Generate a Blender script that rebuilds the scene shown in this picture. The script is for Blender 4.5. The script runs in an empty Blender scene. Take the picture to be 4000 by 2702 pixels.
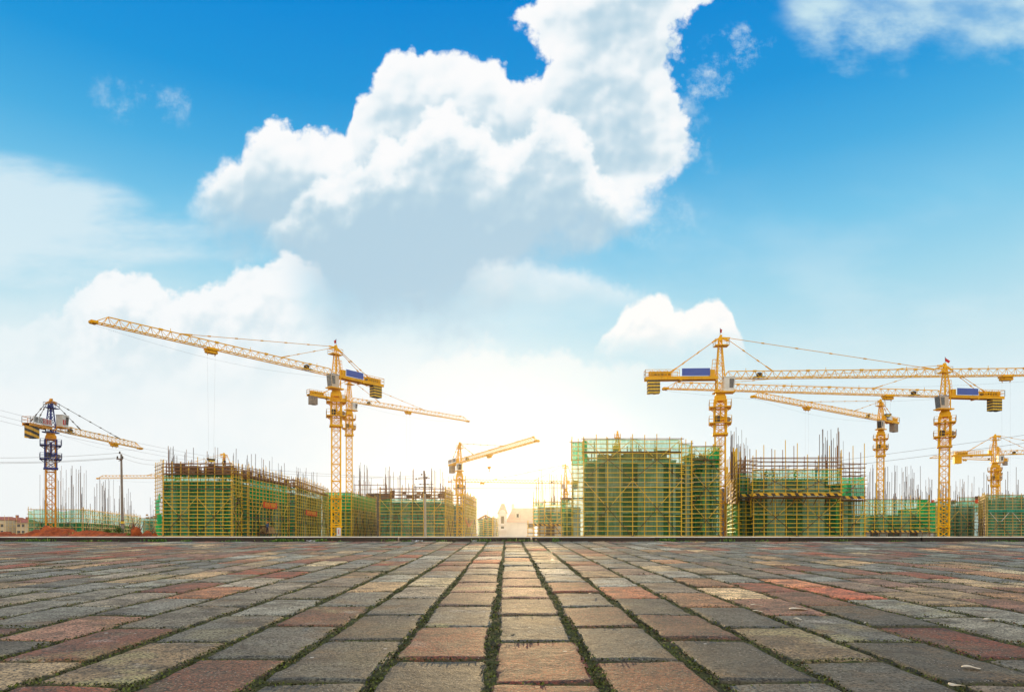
import bpy, bmesh, math, random
import numpy as np
from mathutils import Vector, Matrix, Quaternion
R = math.radians
random.seed(7)
SC = bpy.context.scene
COL = SC.collection
F = 2667.0            # focal length in pixels of the 4000 px wide photograph (24 mm on 36 mm)
EYE = 0.15            # camera height over the building ground
HZ = 2093.0           # image row of the true horizon
SUN_EL, SUN_AZ = 5.0, 1.1
HAZE = 0.00010

def PX(px, d):        # world x of image column px at distance d
    return (px - 2000.0) * d / F
def PZ(py, d):        # world z of image row py at distance d
    return EYE + (HZ - py) * d / F

# ------------------------------------------------------------------ objects
def thing(name, label, cat, loc=(0, 0, 0), group=None):
    o = bpy.data.objects.new(name, None)
    o.empty_display_size = 0.3
    COL.objects.link(o)
    o.location = loc
    o['label'] = label
    o['category'] = cat
    if group:
        o['group'] = group
    return o

def tag(o, label, cat, group=None):
    o['label'] = label
    o['category'] = cat
    if group:
        o['group'] = group
    return o

def link_mesh(name, me, parent=None, loc=None):
    o = bpy.data.objects.new(name, me)
    COL.objects.link(o)
    if parent is not None:
        o.parent = parent
    if loc is not None:
        o.location = loc
    return o

def root_loc(o):
    v = Vector((0, 0, 0))
    while o is not None:
        v += o.location
        o = o.parent
    return v

class MB:
    """collects faces in world coordinates and links them as one mesh object"""
    def __init__(self):
        self.v, self.f, self.mi, self.sm = [], [], [], []
        self.cur = 0
        self.smooth = False
    def face(self, idx):
        self.f.append(idx); self.mi.append(self.cur); self.sm.append(self.smooth)
    def poly(self, pts):
        n = len(self.v)
        self.v += [tuple(p) for p in pts]
        self.face(list(range(n, n + len(pts))))
    def hexa(self, p):
        """eight corners: bottom loop 0-3, top loop 4-7"""
        n = len(self.v)
        self.v += [tuple(q) for q in p]
        for q in ((3, 2, 1, 0), (4, 5, 6, 7), (0, 1, 5, 4), (1, 2, 6, 5), (2, 3, 7, 6), (3, 0, 4, 7)):
            self.face([n + i for i in q])
    def box(self, c, s, u=(1, 0, 0), w=(0, 1, 0), up=(0, 0, 1)):
        c, u, w, up = Vector(c), Vector(u), Vector(w), Vector(up)
        a, b, h = u * (s[0] / 2), w * (s[1] / 2), up * (s[2] / 2)
        self.hexa([c - a - b - h, c + a - b - h, c + a + b - h, c - a + b - h,
                   c - a - b + h, c + a - b + h, c + a + b + h, c - a + b + h])
    def beam(self, a, b, w, h=None):
        a, b = Vector(a), Vector(b)
        d = b - a
        if d.length < 1e-6:
            return
        d.normalize()
        ref = Vector((0, 0, 1)) if abs(d.z) < 0.9 else Vector((0, 1, 0))
        s = d.cross(ref).normalized()
        t = s.cross(d).normalized()
        h = w if h is None else h
        s, t = s * (w / 2), t * (h / 2)
        self.hexa([a - s - t, a + s - t, a + s + t, a - s + t, b - s - t, b + s - t, b + s + t, b - s + t])
    def tube(self, a, b, r, r2=None, n=6):
        a, b = Vector(a), Vector(b)
        d = (b - a)
        if d.length < 1e-6:
            return
        d.normalize()
        r2 = r if r2 is None else r2
        ref = Vector((0, 0, 1)) if abs(d.z) < 0.9 else Vector((0, 1, 0))
        s = d.cross(ref).normalized()
        t = s.cross(d).normalized()
        k = len(self.v)
        for i in range(n):
            an = 2 * math.pi * i / n
            e = s * math.cos(an) + t * math.sin(an)
            self.v.append(tuple(a + e * r)); self.v.append(tuple(b + e * r2))
        for i in range(n):
            j = (i + 1) % n
            self.face([k + 2 * i, k + 2 * j, k + 2 * j + 1, k + 2 * i + 1])
        self.face([k + 2 * i for i in range(n)][::-1])
        self.face([k + 2 * i + 1 for i in range(n)])
    def path(self, pts, r, n=5):
        for a, b in zip(pts, pts[1:]):
            self.tube(a, b, r, n=n)
    def ball(self, c, r, seg=10, rings=6, sq=(1, 1, 1)):
        c = Vector(c); k = len(self.v)
        for i in range(rings + 1):
            th = math.pi * i / rings
            for j in range(seg):
                ph = 2 * math.pi * j / seg
                self.v.append((c.x + r * sq[0] * math.sin(th) * math.cos(ph), c.y + r * sq[1] * math.sin(th) * math.sin(ph), c.z + r * sq[2] * math.cos(th)))
        for i in range(rings):
            for j in range(seg):
                j2 = (j + 1) % seg
                self.face([k + i * seg + j, k + (i + 1) * seg + j, k + (i + 1) * seg + j2, k + i * seg + j2])
    def build(self, name, mat, parent=None, loc=None):
        org = root_loc(parent) if parent is not None else Vector((0, 0, 0))
        if loc is not None:
            org = org + Vector(loc) if parent is not None else Vector(loc)
        me = bpy.data.meshes.new(name)
        ox, oy, oz = org
        me.from_pydata([(x - ox, y - oy, z - oz) for x, y, z in self.v], [], self.f)
        for m in (mat if isinstance(mat, (list, tuple)) else [mat]):
            me.materials.append(m)
        if any(self.mi):
            me.polygons.foreach_set('material_index', self.mi)
        if any(self.sm):
            me.polygons.foreach_set('use_smooth', self.sm)
        me.update()
        return link_mesh(name, me, parent, loc)

def np_mesh(name, verts, faces, mat, smooth=False):
    me = bpy.data.meshes.new(name)
    verts = np.asarray(verts, dtype=np.float32); faces = np.asarray(faces, dtype=np.int32)
    nf, k = faces.shape
    me.vertices.add(len(verts)); me.vertices.foreach_set('co', verts.ravel())
    me.loops.add(nf * k); me.loops.foreach_set('vertex_index', faces.ravel())
    me.polygons.add(nf)
    me.polygons.foreach_set('loop_start', np.arange(nf, dtype=np.int32) * k)
    me.polygons.foreach_set('loop_total', np.full(nf, k, dtype=np.int32))
    if smooth:
        me.polygons.foreach_set('use_smooth', np.ones(nf, dtype=bool))
    me.materials.append(mat)
    me.update(calc_edges=True)
    me.validate()
    return me

# ------------------------------------------------------------------ node expressions
class NX:
    """a value in a node tree; Python operators add Math nodes"""
    def __init__(self, nt, s):
        self.nt, self.s = nt, s
    def _m(self, op, *a, clamp=False):
        n = self.nt.nodes.new('ShaderNodeMath'); n.operation = op; n.use_clamp = clamp
        for i, x in enumerate(a):
            if isinstance(x, NX):
                self.nt.links.new(x.s, n.inputs[i])
            else:
                n.inputs[i].default_value = float(x)
        return NX(self.nt, n.outputs[0])
    def __add__(self, o): return self._m('ADD', self, o)
    __radd__ = __add__
    def __sub__(self, o): return self._m('SUBTRACT', self, o)
    def __rsub__(self, o): return self._m('SUBTRACT', o, self)
    def __mul__(self, o): return self._m('MULTIPLY', self, o)
    __rmul__ = __mul__
    def __truediv__(self, o): return self._m('DIVIDE', self, o)
    def pow(self, e): return self._m('POWER', self, e)
    def max(self, o): return self._m('MAXIMUM', self, o)
    def min(self, o): return self._m('MINIMUM', self, o)
    def smin(self, o, k): return self._m('SMOOTH_MIN', self, o, k)
    def smax(self, o, k): return self._m('SMOOTH_MAX', self, o, k)
    def exp(self): return self._m('EXPONENT', self)
    def ss(self, a, b):
        n = self.nt.nodes.new('ShaderNodeMapRange'); n.interpolation_type = 'SMOOTHSTEP'
        self.nt.links.new(self.s, n.inputs[0])
        for i, x in ((1, a), (2, b)):
            if isinstance(x, NX): self.nt.links.new(x.s, n.inputs[i])
            else: n.inputs[i].default_value = float(x)
        return NX(self.nt, n.outputs[0])
    def lin(self, a, b, c=0.0, d=1.0):
        n = self.nt.nodes.new('ShaderNodeMapRange')
        self.nt.links.new(self.s, n.inputs[0])
        for i, x in ((1, a), (2, b), (3, c), (4, d)):
            n.inputs[i].default_value = float(x)
        return NX(self.nt, n.outputs[0])

def xyz(nt, x, y, z=0.0):
    n = nt.nodes.new('ShaderNodeCombineXYZ')
    for i, q in enumerate((x, y, z)):
        if isinstance(q, NX): nt.links.new(q.s, n.inputs[i])
        else: n.inputs[i].default_value = float(q)
    return n.outputs[0]

def noise(nt, vec, scale, detail=4.0, rough=0.5, dist=0.0, out=0, dim='3D'):
    n = nt.nodes.new('ShaderNodeTexNoise'); n.noise_dimensions = dim
    if vec is not None: nt.links.new(vec, n.inputs['Vector'])
    n.inputs['Scale'].default_value = scale; n.inputs['Detail'].default_value = detail
    n.inputs['Roughness'].default_value = rough; n.inputs['Distortion'].default_value = dist
    return NX(nt, n.outputs[0])

def voro(nt, vec, scale, detail=0.0, rough=0.5, smooth=0.0, feat='F1', dim='3D'):
    n = nt.nodes.new('ShaderNodeTexVoronoi'); n.voronoi_dimensions = dim; n.feature = 'SMOOTH_F1' if smooth > 0 else feat
    nt.links.new(vec, n.inputs['Vector'])
    n.inputs['Scale'].default_value = scale
    if 'Detail' in n.inputs: n.inputs['Detail'].default_value = detail
    if 'Roughness' in n.inputs: n.inputs['Roughness'].default_value = rough
    if smooth > 0: n.inputs['Smoothness'].default_value = smooth
    return NX(nt, n.outputs['Distance'])

def mixc(nt, fac, a, b, blend='MIX'):
    n = nt.nodes.new('ShaderNodeMix'); n.data_type = 'RGBA'; n.blend_type = blend
    for s, x in ((n.inputs[0], fac), (n.inputs[6], a), (n.inputs[7], b)):
        if isinstance(x, NX): nt.links.new(x.s, s)
        elif isinstance(x, (int, float)): s.default_value = float(x)
        elif isinstance(x, (tuple, list)): s.default_value = (x[0], x[1], x[2], 1.0)
        else: nt.links.new(x, s)
    return n.outputs[2]

def ramp(nt, fac, stops, interp='LINEAR'):
    n = nt.nodes.new('ShaderNodeValToRGB'); cr = n.color_ramp; cr.interpolation = interp
    while len(cr.elements) < len(stops): cr.elements.new(0.5)
    for e, (p, c) in zip(cr.elements, stops):
        e.position = p; e.color = (c[0], c[1], c[2], 1.0)
    if isinstance(fac, NX): nt.links.new(fac.s, n.inputs[0])
    else: nt.links.new(fac, n.inputs[0])
    return n.outputs[0]

def srgb(r, g, b):
    def f(c):
        c /= 255.0
        return c / 12.92 if c <= 0.04045 else ((c + 0.055) / 1.055) ** 2.4
    return (f(r), f(g), f(b))

# ------------------------------------------------------------------ materials
def new_mat(name):
    m = bpy.data.materials.new(name); m.use_nodes = True
    nt = m.node_tree
    b = nt.nodes['Principled BSDF']
    tc = nt.nodes.new('ShaderNodeTexCoord')
    return m, nt, b, tc

def bump(nt, b, h, strength=0.3, dist=0.02):
    n = nt.nodes.new('ShaderNodeBump')
    n.inputs['Strength'].default_value = strength; n.inputs['Distance'].default_value = dist
    nt.links.new(h.s, n.inputs['Height']); nt.links.new(n.outputs[0], b.inputs['Normal'])

def simple(name, c1, c2, scale=1.5, rough=0.6, metal=0.0, detail=5.0, lo=0.35, hi=0.7, bs=0.0, spec=0.5):
    m, nt, b, tc = new_mat(name)
    f = noise(nt, tc.outputs['Object'], scale, detail, 0.6).ss(lo, hi)
    nt.links.new(mixc(nt, f, c1, c2), b.inputs['Base Color'])
    b.inputs['Roughness'].default_value = rough; b.inputs['Metallic'].default_value = metal
    b.inputs['Specular IOR Level'].default_value = spec
    if bs: bump(nt, b, noise(nt, tc.outputs['Object'], scale * 6, 5, 0.65), bs, 0.03)
    return m

M = {}
def paint(name, col, rust=(0.16, 0.055, 0.015), amt=0.66, scale=0.9):
    """enamel with chips, grime streaks and faded patches"""
    m, nt, b, tc = new_mat(name)
    P = tc.outputs['Object']
    fade = noise(nt, P, scale, 3, 0.6).ss(0.35, 0.75)
    c = mixc(nt, fade, col, tuple(min(1, x * 0.8 + 0.02) for x in col))
    chips = noise(nt, P, scale * 5, 6, 0.7).ss(amt, amt + 0.10)
    mp = nt.nodes.new('ShaderNodeMapping'); nt.links.new(P, mp.inputs[0]); mp.inputs['Scale'].default_value = (3.0, 3.0, 0.35)
    streak = noise(nt, mp.outputs[0], 1.7, 4, 0.6).ss(0.58, 0.8) * 0.55
    c = mixc(nt, chips.max(streak), c, rust)
    nt.links.new(c, b.inputs['Base Color'])
    b.inputs['Roughness'].default_value = 0.5; b.inputs['Specular IOR Level'].default_value = 0.14
    return m
M['crane'] = paint('yellow_enamel', (0.93, 0.50, 0.003))
M['crane_deep'] = paint('amber_enamel', (0.86, 0.43, 0.003))
M['crane_blue'] = paint('blue_enamel', (0.035, 0.055, 0.25), amt=0.6)
M['crane_rust'] = paint('orange_enamel', (0.70, 0.29, 0.015), amt=0.58)
M['red'] = simple('red_cloth', (0.55, 0.02, 0.012), (0.42, 0.015, 0.01), 3, 0.7)
M['blue_sign'] = simple('blue_sign_panel', (0.030, 0.085, 0.42), (0.028, 0.075, 0.38), 1.2, 0.45)
M['white_sign'] = simple('white_sign_panel', (0.75, 0.75, 0.75), (0.62, 0.62, 0.63), 1.5, 0.5)
M['cab_white'] = simple('white_cabin_paint', (0.74, 0.72, 0.68), (0.60, 0.57, 0.52), 1.3, 0.4)
M['cab_tan'] = simple('tan_cabin_paint', (0.62, 0.50, 0.38), (0.52, 0.41, 0.30), 1.3, 0.45)
M['cab_blue'] = simple('blue_cabin_roof', (0.03, 0.16, 0.42), (0.03, 0.13, 0.34), 1.3, 0.4)
M['dark'] = simple('dark_steel', (0.035, 0.03, 0.028), (0.07, 0.045, 0.03), 3, 0.6)
M['cable'] = simple('steel_cable', (0.10, 0.085, 0.07), (0.16, 0.12, 0.09), 3, 0.5)
M['wire'] = simple('aluminium_wire', (0.30, 0.29, 0.28), (0.36, 0.34, 0.32), 3, 0.5)
M['ballast'] = simple('concrete_ballast', (0.30, 0.24, 0.19), (0.20, 0.16, 0.14), 1.8, 0.85, bs=0.3)
M['letters_blue'] = simple('blue_lettering', (0.04, 0.06, 0.25), (0.05, 0.07, 0.28), 3, 0.5)
M['letters_red'] = simple('red_lettering', (0.55, 0.02, 0.015), (0.5, 0.02, 0.015), 3, 0.5)
M['letters_yellow'] = simple('yellow_lettering', (0.85, 0.52, 0.02), (0.8, 0.45, 0.02), 3, 0.5)
M['letters_dark'] = simple('dark_lettering', (0.03, 0.03, 0.035), (0.05, 0.05, 0.05), 3, 0.5)
M['banner'] = simple('orange_banner_cloth', (0.78, 0.085, 0.01), (0.62, 0.06, 0.01), 2.5, 0.75)
M['banner_orange'] = simple('faded_orange_cloth', (0.75, 0.25, 0.03), (0.6, 0.18, 0.02), 2.5, 0.8)
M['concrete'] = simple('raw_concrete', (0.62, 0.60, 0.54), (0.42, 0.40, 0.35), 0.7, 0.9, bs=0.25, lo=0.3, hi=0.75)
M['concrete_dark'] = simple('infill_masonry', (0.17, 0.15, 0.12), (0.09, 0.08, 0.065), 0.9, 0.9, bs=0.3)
M['slab'] = simple('slab_concrete', (0.25, 0.23, 0.20), (0.17, 0.15, 0.13), 1.0, 0.9)
M['rebar'] = simple('rusty_rebar', (0.085, 0.05, 0.042), (0.17, 0.085, 0.055), 1.6, 0.7)
M['plank'] = simple('scaffold_timber', (0.52, 0.32, 0.13), (0.27, 0.14, 0.055), 2.2, 0.8)
M['plank_dark'] = simple('wet_timber', (0.17, 0.085, 0.035), (0.09, 0.045, 0.02), 2.2, 0.8)
M['formply'] = simple('formwork_plywood', (0.36, 0.24, 0.14), (0.22, 0.13, 0.07), 0.9, 0.8)
def striped(name, a, b_, freq, ax=(1, 0, 0.8), rough=0.6):
    m, nt, b, tc = new_mat(name)
    n = nt.nodes.new('ShaderNodeVectorMath'); n.operation = 'DOT_PRODUCT'
    nt.links.new(tc.outputs['Object'], n.inputs[0]); n.inputs[1].default_value = ax
    f = (NX(nt, n.outputs['Value']) * freq)._m('FRACT', NX(nt, n.outputs['Value']) * freq)
    s = f._m('GREATER_THAN', f, 0.5)
    dirt = noise(nt, tc.outputs['Object'], 2.0, 4, 0.6).ss(0.45, 0.8) * 0.5
    nt.links.new(mixc(nt, dirt, mixc(nt, s, a, b_), (0.12, 0.07, 0.04)), b.inputs['Base Color'])
    b.inputs['Roughness'].default_value = rough
    return m
M['hazard'] = striped('black_yellow_stripes', (0.72, 0.40, 0.015), (0.03, 0.024, 0.02), 1.05)
M['hazard_fine'] = striped('black_yellow_bands', (0.72, 0.46, 0.02), (0.03, 0.026, 0.02), 2.2, (0, 0, 1))
M['chevron'] = striped('black_yellow_chevrons', (0.72, 0.38, 0.015), (0.035, 0.03, 0.025), 1.15, (0.35, 0.2, 1.0))

def pole_mat(name, col, rust, amt):
    m, nt, b, tc = new_mat(name)
    P = tc.outputs['Object']
    f = noise(nt, P, 1.1, 6, 0.75).ss(amt, amt + 0.12)
    f2 = noise(nt, P, 0.35, 2, 0.5).ss(0.5, 0.75) * 0.55
    nt.links.new(mixc(nt, f.max(f2), col, rust), b.inputs['Base Color'])
    b.inputs['Roughness'].default_value = 0.5
    return m
M['pole'] = pole_mat('yellow_scaffold_pole', (0.84, 0.50, 0.02), (0.26, 0.11, 0.02), 0.60)
M['pole_rust'] = pole_mat('rusty_scaffold_pole', (0.30, 0.13, 0.03), (0.11, 0.045, 0.02), 0.5)
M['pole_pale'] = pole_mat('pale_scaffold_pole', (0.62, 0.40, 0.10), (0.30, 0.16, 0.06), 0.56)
m, nt, b, tc = new_mat('red_white_brace')
n_ = nt.nodes.new('ShaderNodeVectorMath'); n_.operation = 'DOT_PRODUCT'
nt.links.new(tc.outputs['Object'], n_.inputs[0]); n_.inputs[1].default_value = (0, 0, 1)
f_ = NX(nt, n_.outputs['Value']) * 0.95
f_ = f_._m('FRACT', f_)
nt.links.new(mixc(nt, f_._m('GREATER_THAN', f_, 0.55), (0.10, 0.035, 0.02), (0.72, 0.46, 0.06)), b.inputs['Base Color'])
M['brace'] = m
m, nt, b, tc = new_mat('white_brown_brace')
n_ = nt.nodes.new('ShaderNodeVectorMath'); n_.operation = 'DOT_PRODUCT'
nt.links.new(tc.outputs['Object'], n_.inputs[0]); n_.inputs[1].default_value = (0, 0, 1)
f_ = NX(nt, n_.outputs['Value']) * 0.95
f_ = f_._m('FRACT', f_)
nt.links.new(mixc(nt, f_._m('GREATER_THAN', f_, 0.55), (0.18, 0.06, 0.04), (0.75, 0.70, 0.66)), b.inputs['Base Color'])
M['brace_white'] = m

def net_mat(name, col, clear, bright=1.0):
    """woven debris netting: part open holes, part cloth that lets light through"""
    m, nt, b, tc = new_mat(name)
    nt.nodes.remove(b)
    P = tc.outputs['Object']
    oi = nt.nodes.new('ShaderNodeObjectInfo'); rnd = NX(nt, oi.outputs['Random'])
    mp = nt.nodes.new('ShaderNodeMapping'); nt.links.new(P, mp.inputs[0]); mp.inputs['Scale'].default_value = (2.2, 2.2, 0.35)
    fold = noise(nt, mp.outputs[0], 1.5, 4, 0.6)
    blot = noise(nt, P, 0.8, 4, 0.6)
    c = mixc(nt, fold.ss(0.3, 0.7), tuple(x * 0.75 for x in col), tuple(min(1, x * 1.3 * bright) for x in col))
    c = mixc(nt, blot.ss(0.55, 0.8) * 0.45, c, (0.20, 0.24, 0.16))
    c = mixc(nt, rnd * 0.5, c, tuple(min(1, x * 1.45) for x in col))
    d = nt.nodes.new('ShaderNodeBsdfDiffuse'); t = nt.nodes.new('ShaderNodeBsdfTranslucent'); tr = nt.nodes.new('ShaderNodeBsdfTransparent')
    nt.links.new(c, d.inputs[0]); nt.links.new(c, t.inputs[0])
    tr.inputs[0].default_value = (0.86, 1.0, 0.90, 1)
    a = nt.nodes.new('ShaderNodeMixShader'); a.inputs[0].default_value = 0.42
    nt.links.new(d.outputs[0], a.inputs[1]); nt.links.new(t.outputs[0], a.inputs[2])
    z = nt.nodes.new('ShaderNodeMixShader')
    fac = (clear + (rnd - 0.5) * 0.18 - (fold - 0.5) * 0.75 - (blot - 0.5) * 0.5)._m('MINIMUM', (clear + (rnd - 0.5) * 0.18 - (fold - 0.5) * 0.75 - (blot - 0.5) * 0.5), 0.93)
    fac = fac.max(0.06)
    nt.links.new(fac.s, z.inputs[0])
    nt.links.new(a.outputs[0], z.inputs[1]); nt.links.new(tr.outputs[0], z.inputs[2])
    nt.links.new(z.outputs[0], nt.nodes['Material Output'].inputs[0])
    return m
M['net'] = net_mat('green_debris_net', (0.021, 0.285, 0.108), 0.40)
M['net_clear'] = net_mat('see_through_green_net', (0.016, 0.225, 0.080), 0.52)
M['net_thin'] = net_mat('thin_green_net', (0.03, 0.40, 0.16), 0.62)
M['net_dense'] = net_mat('bright_green_net', (0.014, 0.46, 0.15), 0.20)
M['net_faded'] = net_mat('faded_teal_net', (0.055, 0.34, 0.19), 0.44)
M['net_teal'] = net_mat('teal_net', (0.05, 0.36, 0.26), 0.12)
M['glass'] = simple('dark_cab_glass', (0.02, 0.022, 0.028), (0.05, 0.05, 0.055), 2.0, 0.08, spec=0.8)
M['cream_wall'] = simple('cream_render', (0.62, 0.52, 0.36), (0.52, 0.42, 0.28), 0.6, 0.85)
M['white_wall'] = simple('white_render', (0.86, 0.82, 0.75), (0.80, 0.75, 0.68), 0.4, 0.85)  # turret house wall, paled to paint in the wash of sun haze
M['roof_red'] = simple('red_roof_tile', (0.36, 0.11, 0.075), (0.26, 0.075, 0.05), 0.9, 0.8, bs=0.4)
M['roof_pink'] = simple('terracotta_roof_tile', (0.74, 0.44, 0.34), (0.66, 0.37, 0.28), 0.5, 0.8, bs=0.4)  # turret house tiles, paled to paint in the wash of sun haze
M['window_dark'] = simple('dark_window_glass', (0.05, 0.05, 0.055), (0.08, 0.075, 0.07), 0.7, 0.15)
M['trim'] = simple('stone_trim', (0.80, 0.74, 0.66), (0.72, 0.66, 0.58), 0.8, 0.8)
M['conc_pole'] = simple('pale_pole_concrete', (0.42, 0.37, 0.30), (0.33, 0.28, 0.22), 1.5, 0.85)
M['conc_pole_dark'] = simple('weathered_pole_concrete', (0.17, 0.10, 0.065), (0.10, 0.06, 0.045), 1.5, 0.8)
M['porcelain'] = simple('brown_insulator', (0.09, 0.035, 0.02), (0.06, 0.025, 0.015), 3, 0.3)
M['root'] = simple('uprooted_wood', (0.14, 0.05, 0.025), (0.24, 0.09, 0.045), 4, 0.9, bs=0.5)
# ------------------------------------------------------------------ sky
def curve_fn(nt, x, pts, x0, x1, y0, y1):
    """piecewise-linear y(x) as a float curve"""
    n = nt.nodes.new('ShaderNodeFloatCurve')
    cm = n.mapping; cu = cm.curves[0]
    q = [((a - x0) / (x1 - x0), (b - y0) / (y1 - y0)) for a, b in pts]
    if q[0][0] > 0: q.insert(0, (0.0, q[0][1]))
    if q[-1][0] < 1: q.append((1.0, q[-1][1]))
    cu.points[0].location = q[0]; cu.points[1].location = q[-1]
    for p in q[1:-1]: cu.points.new(*p)
    for p in cu.points: p.handle_type = 'VECTOR'
    cm.update()
    nt.links.new(((x - x0) / (x1 - x0)).s, n.inputs['Value'])
    return NX(nt, n.outputs[0]) * (y1 - y0) + y0

def build_world():
    w = bpy.data.worlds.new('World'); SC.world = w; w.use_nodes = True
    nt = w.node_tree
    bg = nt.nodes['Background']; bg.inputs[1].default_value = 0.1
    tc = nt.nodes.new('ShaderNodeTexCoord')
    sep = nt.nodes.new('ShaderNodeSeparateXYZ'); nt.links.new(tc.outputs['Generated'], sep.inputs[0])
    dx, dy, dz = (NX(nt, sep.outputs[i]) for i in range(3))
    fy = dy.max(0.04)
    # sky directions in front, on a flat chart (thousands of photo pixels): U to the east, V downwards
    U = dx / fy * 2.667 + 2.0
    V = dz / fy * -2.667 + 2.093
    el = dz._m('ARCSINE', dz) * (180 / math.pi)
    P0 = xyz(nt, U, V, 0.0)
    def N(scale, detail=4, rough=0.5, sx=1.0, sy=1.0, off=0.0):
        return noise(nt, xyz(nt, U * sx + off, V * sy + off * 0.7, 0.0), scale, detail, rough, dim='2D')
    # --- clear air
    sky = nt.nodes.new('ShaderNodeTexSky'); sky.sky_type = 'NISHITA'; sky.sun_disc = False
    sky.sun_elevation = R(SUN_EL); sky.sun_rotation = R(SUN_AZ)
    sky.air_density = 1.0; sky.dust_density = 0.6; sky.ozone_density = 3.0
    K = 10.0
    def c10(r, g, b, k=1.0):
        q = srgb(r, g, b); return tuple(x * K * k for x in q)
    h = (el.lin(0.0, 90.0)).max(0.0)._m('POWER', el.lin(0.0, 90.0).max(0.0), 0.6)
    def pos(e): return (e / 90.0) ** 0.6
    def evy(v): return math.degrees(math.atan((2.093 - v) / 2.667))
    stops = [(0.0, c10(247, 252, 253)), (pos(evy(1.95)), c10(244, 251, 253)), (pos(evy(1.7)), c10(229, 244, 249)), (pos(evy(1.45)), c10(206, 234, 242)),
             (pos(evy(1.2)), c10(165, 218, 238)), (pos(evy(0.95)), c10(120, 199, 235)), (pos(evy(0.7)), c10(74, 174, 227)), (pos(evy(0.43)), c10(32, 152, 220)),
             (pos(evy(0.0)), c10(2, 136, 216)), (pos(60), c10(0, 100, 185)), (1.0, c10(0, 80, 165))]
    grad = ramp(nt, h, stops)
    air = mixc(nt, 0.02, grad, sky.outputs[0])
    # --- cumulus helpers: billowing detail from fractal cells
    wx = N(3.2, 3, 0.5, off=3.1); wy = N(3.2, 3, 0.5, off=9.7)
    Uw = U + (wx - 0.5) * 0.07; Vw = V + (wy - 0.5) * 0.07
    def billow(u, v, scale, z):
        return voro(nt, xyz(nt, u, v, 0.0), scale, 3.0, 0.55, 0.0, dim='2D')
    b1 = 0.5 - billow(Uw, Vw, 8.0, 0.3)
    fine = N(34, 5, 0.62, off=1.7) - 0.5
    mid = N(7, 5, 0.58, off=5.2) - 0.5
    big = N(2.2, 3, 0.5, off=7.7) - 0.5
    def amt(e): return b1 * (0.052 * e) + fine * (0.036 * e) + mid * (0.045 * e)
    # main cloud outline
    T = curve_fn(nt, Uw, [(0.70, 0.93), (.735, .80), (.775, .70), (.861, .637), (.943, .602), (.957, .551), (1.015, .482), (1.07, .452), (1.12, .452), (1.16, .50), (1.2, .49), (1.239, .502), (1.317, .492), (1.36, .516), (1.378, .46), (1.392, .40),
        (1.446, .327), (1.49, .258), (1.525, .195), (1.565, .172), (1.618, .172), (1.661, .205), (1.695, .183), (1.824, .189), (1.919, .196), (1.965, .245), (1.985, .31), (2.06, .29), (2.12, .265), (2.17, .2), (2.25, .06), (2.36, -.15), (2.5, -.42)], 0.6, 2.6, -.5, 1.0)
    L = curve_fn(nt, Vw, [(-.2, 2.2), (-.05, 2.14), (.0, 2.11), (.03, 2.06), (.05, 2.0), (.08, 1.99), (.12, 2.035), (.2, 2.10), (.26, 2.135), (.34, 2.3)], -.2, 0.4, 1.9, 2.4)
    Rt = curve_fn(nt, Vw, [(-.2, 3.3), (-.03, 2.95), (0, 2.84), (.034, 2.754), (.086, 2.685), (.155, 2.65), (.224, 2.645), (.344, 2.664), (.4475, 2.70), (.516, 2.735), (.637, 2.694), (.706, 2.616), (.775, 2.565), (.86, 2.53), (.93, 2.44), (1.05, 2.2), (1.2, 2.05)], -.2, 1.3, 2.0, 3.4)
    Bt = curve_fn(nt, Uw, [(.70, .80), (.80, .86), (.9, .93), (1.0, 1.0), (1.1, 1.08), (1.2, 1.18), (1.3, 1.26), (1.45, 1.30), (1.8, 1.30), (1.95, 1.22), (2.1, 1.08), (2.5, 1.0), (2.7, .78)], 0.6, 2.9, 0.6, 1.4)
    d_top = (Vw - T).max((Uw - L) * 0.8)
    d_right = (Rt - Uw) * 0.8
    d_bot = Bt - Vw
    core = d_top.smin(d_right, 0.03)
    D = core + amt(1.0)
    soft = (V - 0.5).lin(0.0, 0.5, 0.019, 0.09)
    a_main = D.ss(soft * -1.0, soft) * (d_bot + mid * 0.25 + big * 0.2).ss(-0.12, 0.18)
    # shading inside the main cloud: crests catch the light, bellies go blue-grey
    def emboss(scale, du, dv, z):
        a = voro(nt, xyz(nt, Uw + z, Vw, 0.0), scale, 1.0, 0.5, 0.6, dim='2D')
        b_ = voro(nt, xyz(nt, Uw + (z + du), Vw + dv, 0.0), scale, 1.0, 0.5, 0.6, dim='2D')
        return b_ - a
    e1 = emboss(3.6, -0.035, -0.055, 2.0)
    e2 = emboss(9.0, -0.014, -0.022, 4.0)
    # second row of crests in front of the first
    T2 = curve_fn(nt, Uw, [(.70, 1.2), (1.2, .70), (1.4, .63), (1.55, .52), (1.68, .40), (1.76, .385), (1.85, .45), (1.96, .55), (2.03, .47), (2.12, .39), (2.22, .42), (2.35, .62), (2.6, .9)], 0.6, 2.9, 0.2, 1.3)
    d2 = (Vw - T2) + amt(1.3)
    med = N(4.2, 4, 0.55, off=3.6) - 0.5
    depth1 = core + med * 0.10 + big * 0.12
    s_top = depth1.ss(0.01, 0.26)
    front = (d2 + med * 0.12).ss(-0.03, 0.05)
    s_front = (d2 + med * 0.22 + big * 0.1).ss(0.01, 0.24)
    shade = s_top * (1.0 - front) * 0.78 + front * (s_front * 0.85 + 0.06)
    belly = (V - (U - 1.3) * 0.12 + med * 0.25).ss(0.58, 0.95) * 0.55
    shade = shade + belly + (U.ss(2.25, 2.62)) * 0.42 * (1.0 - V.ss(.75, 1.0)) - med * 0.85 - mid * 0.42 - e1 * 0.55 - e2 * 0.45
    shade = shade.ss(0.02, 1.42) * 1.04
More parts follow.
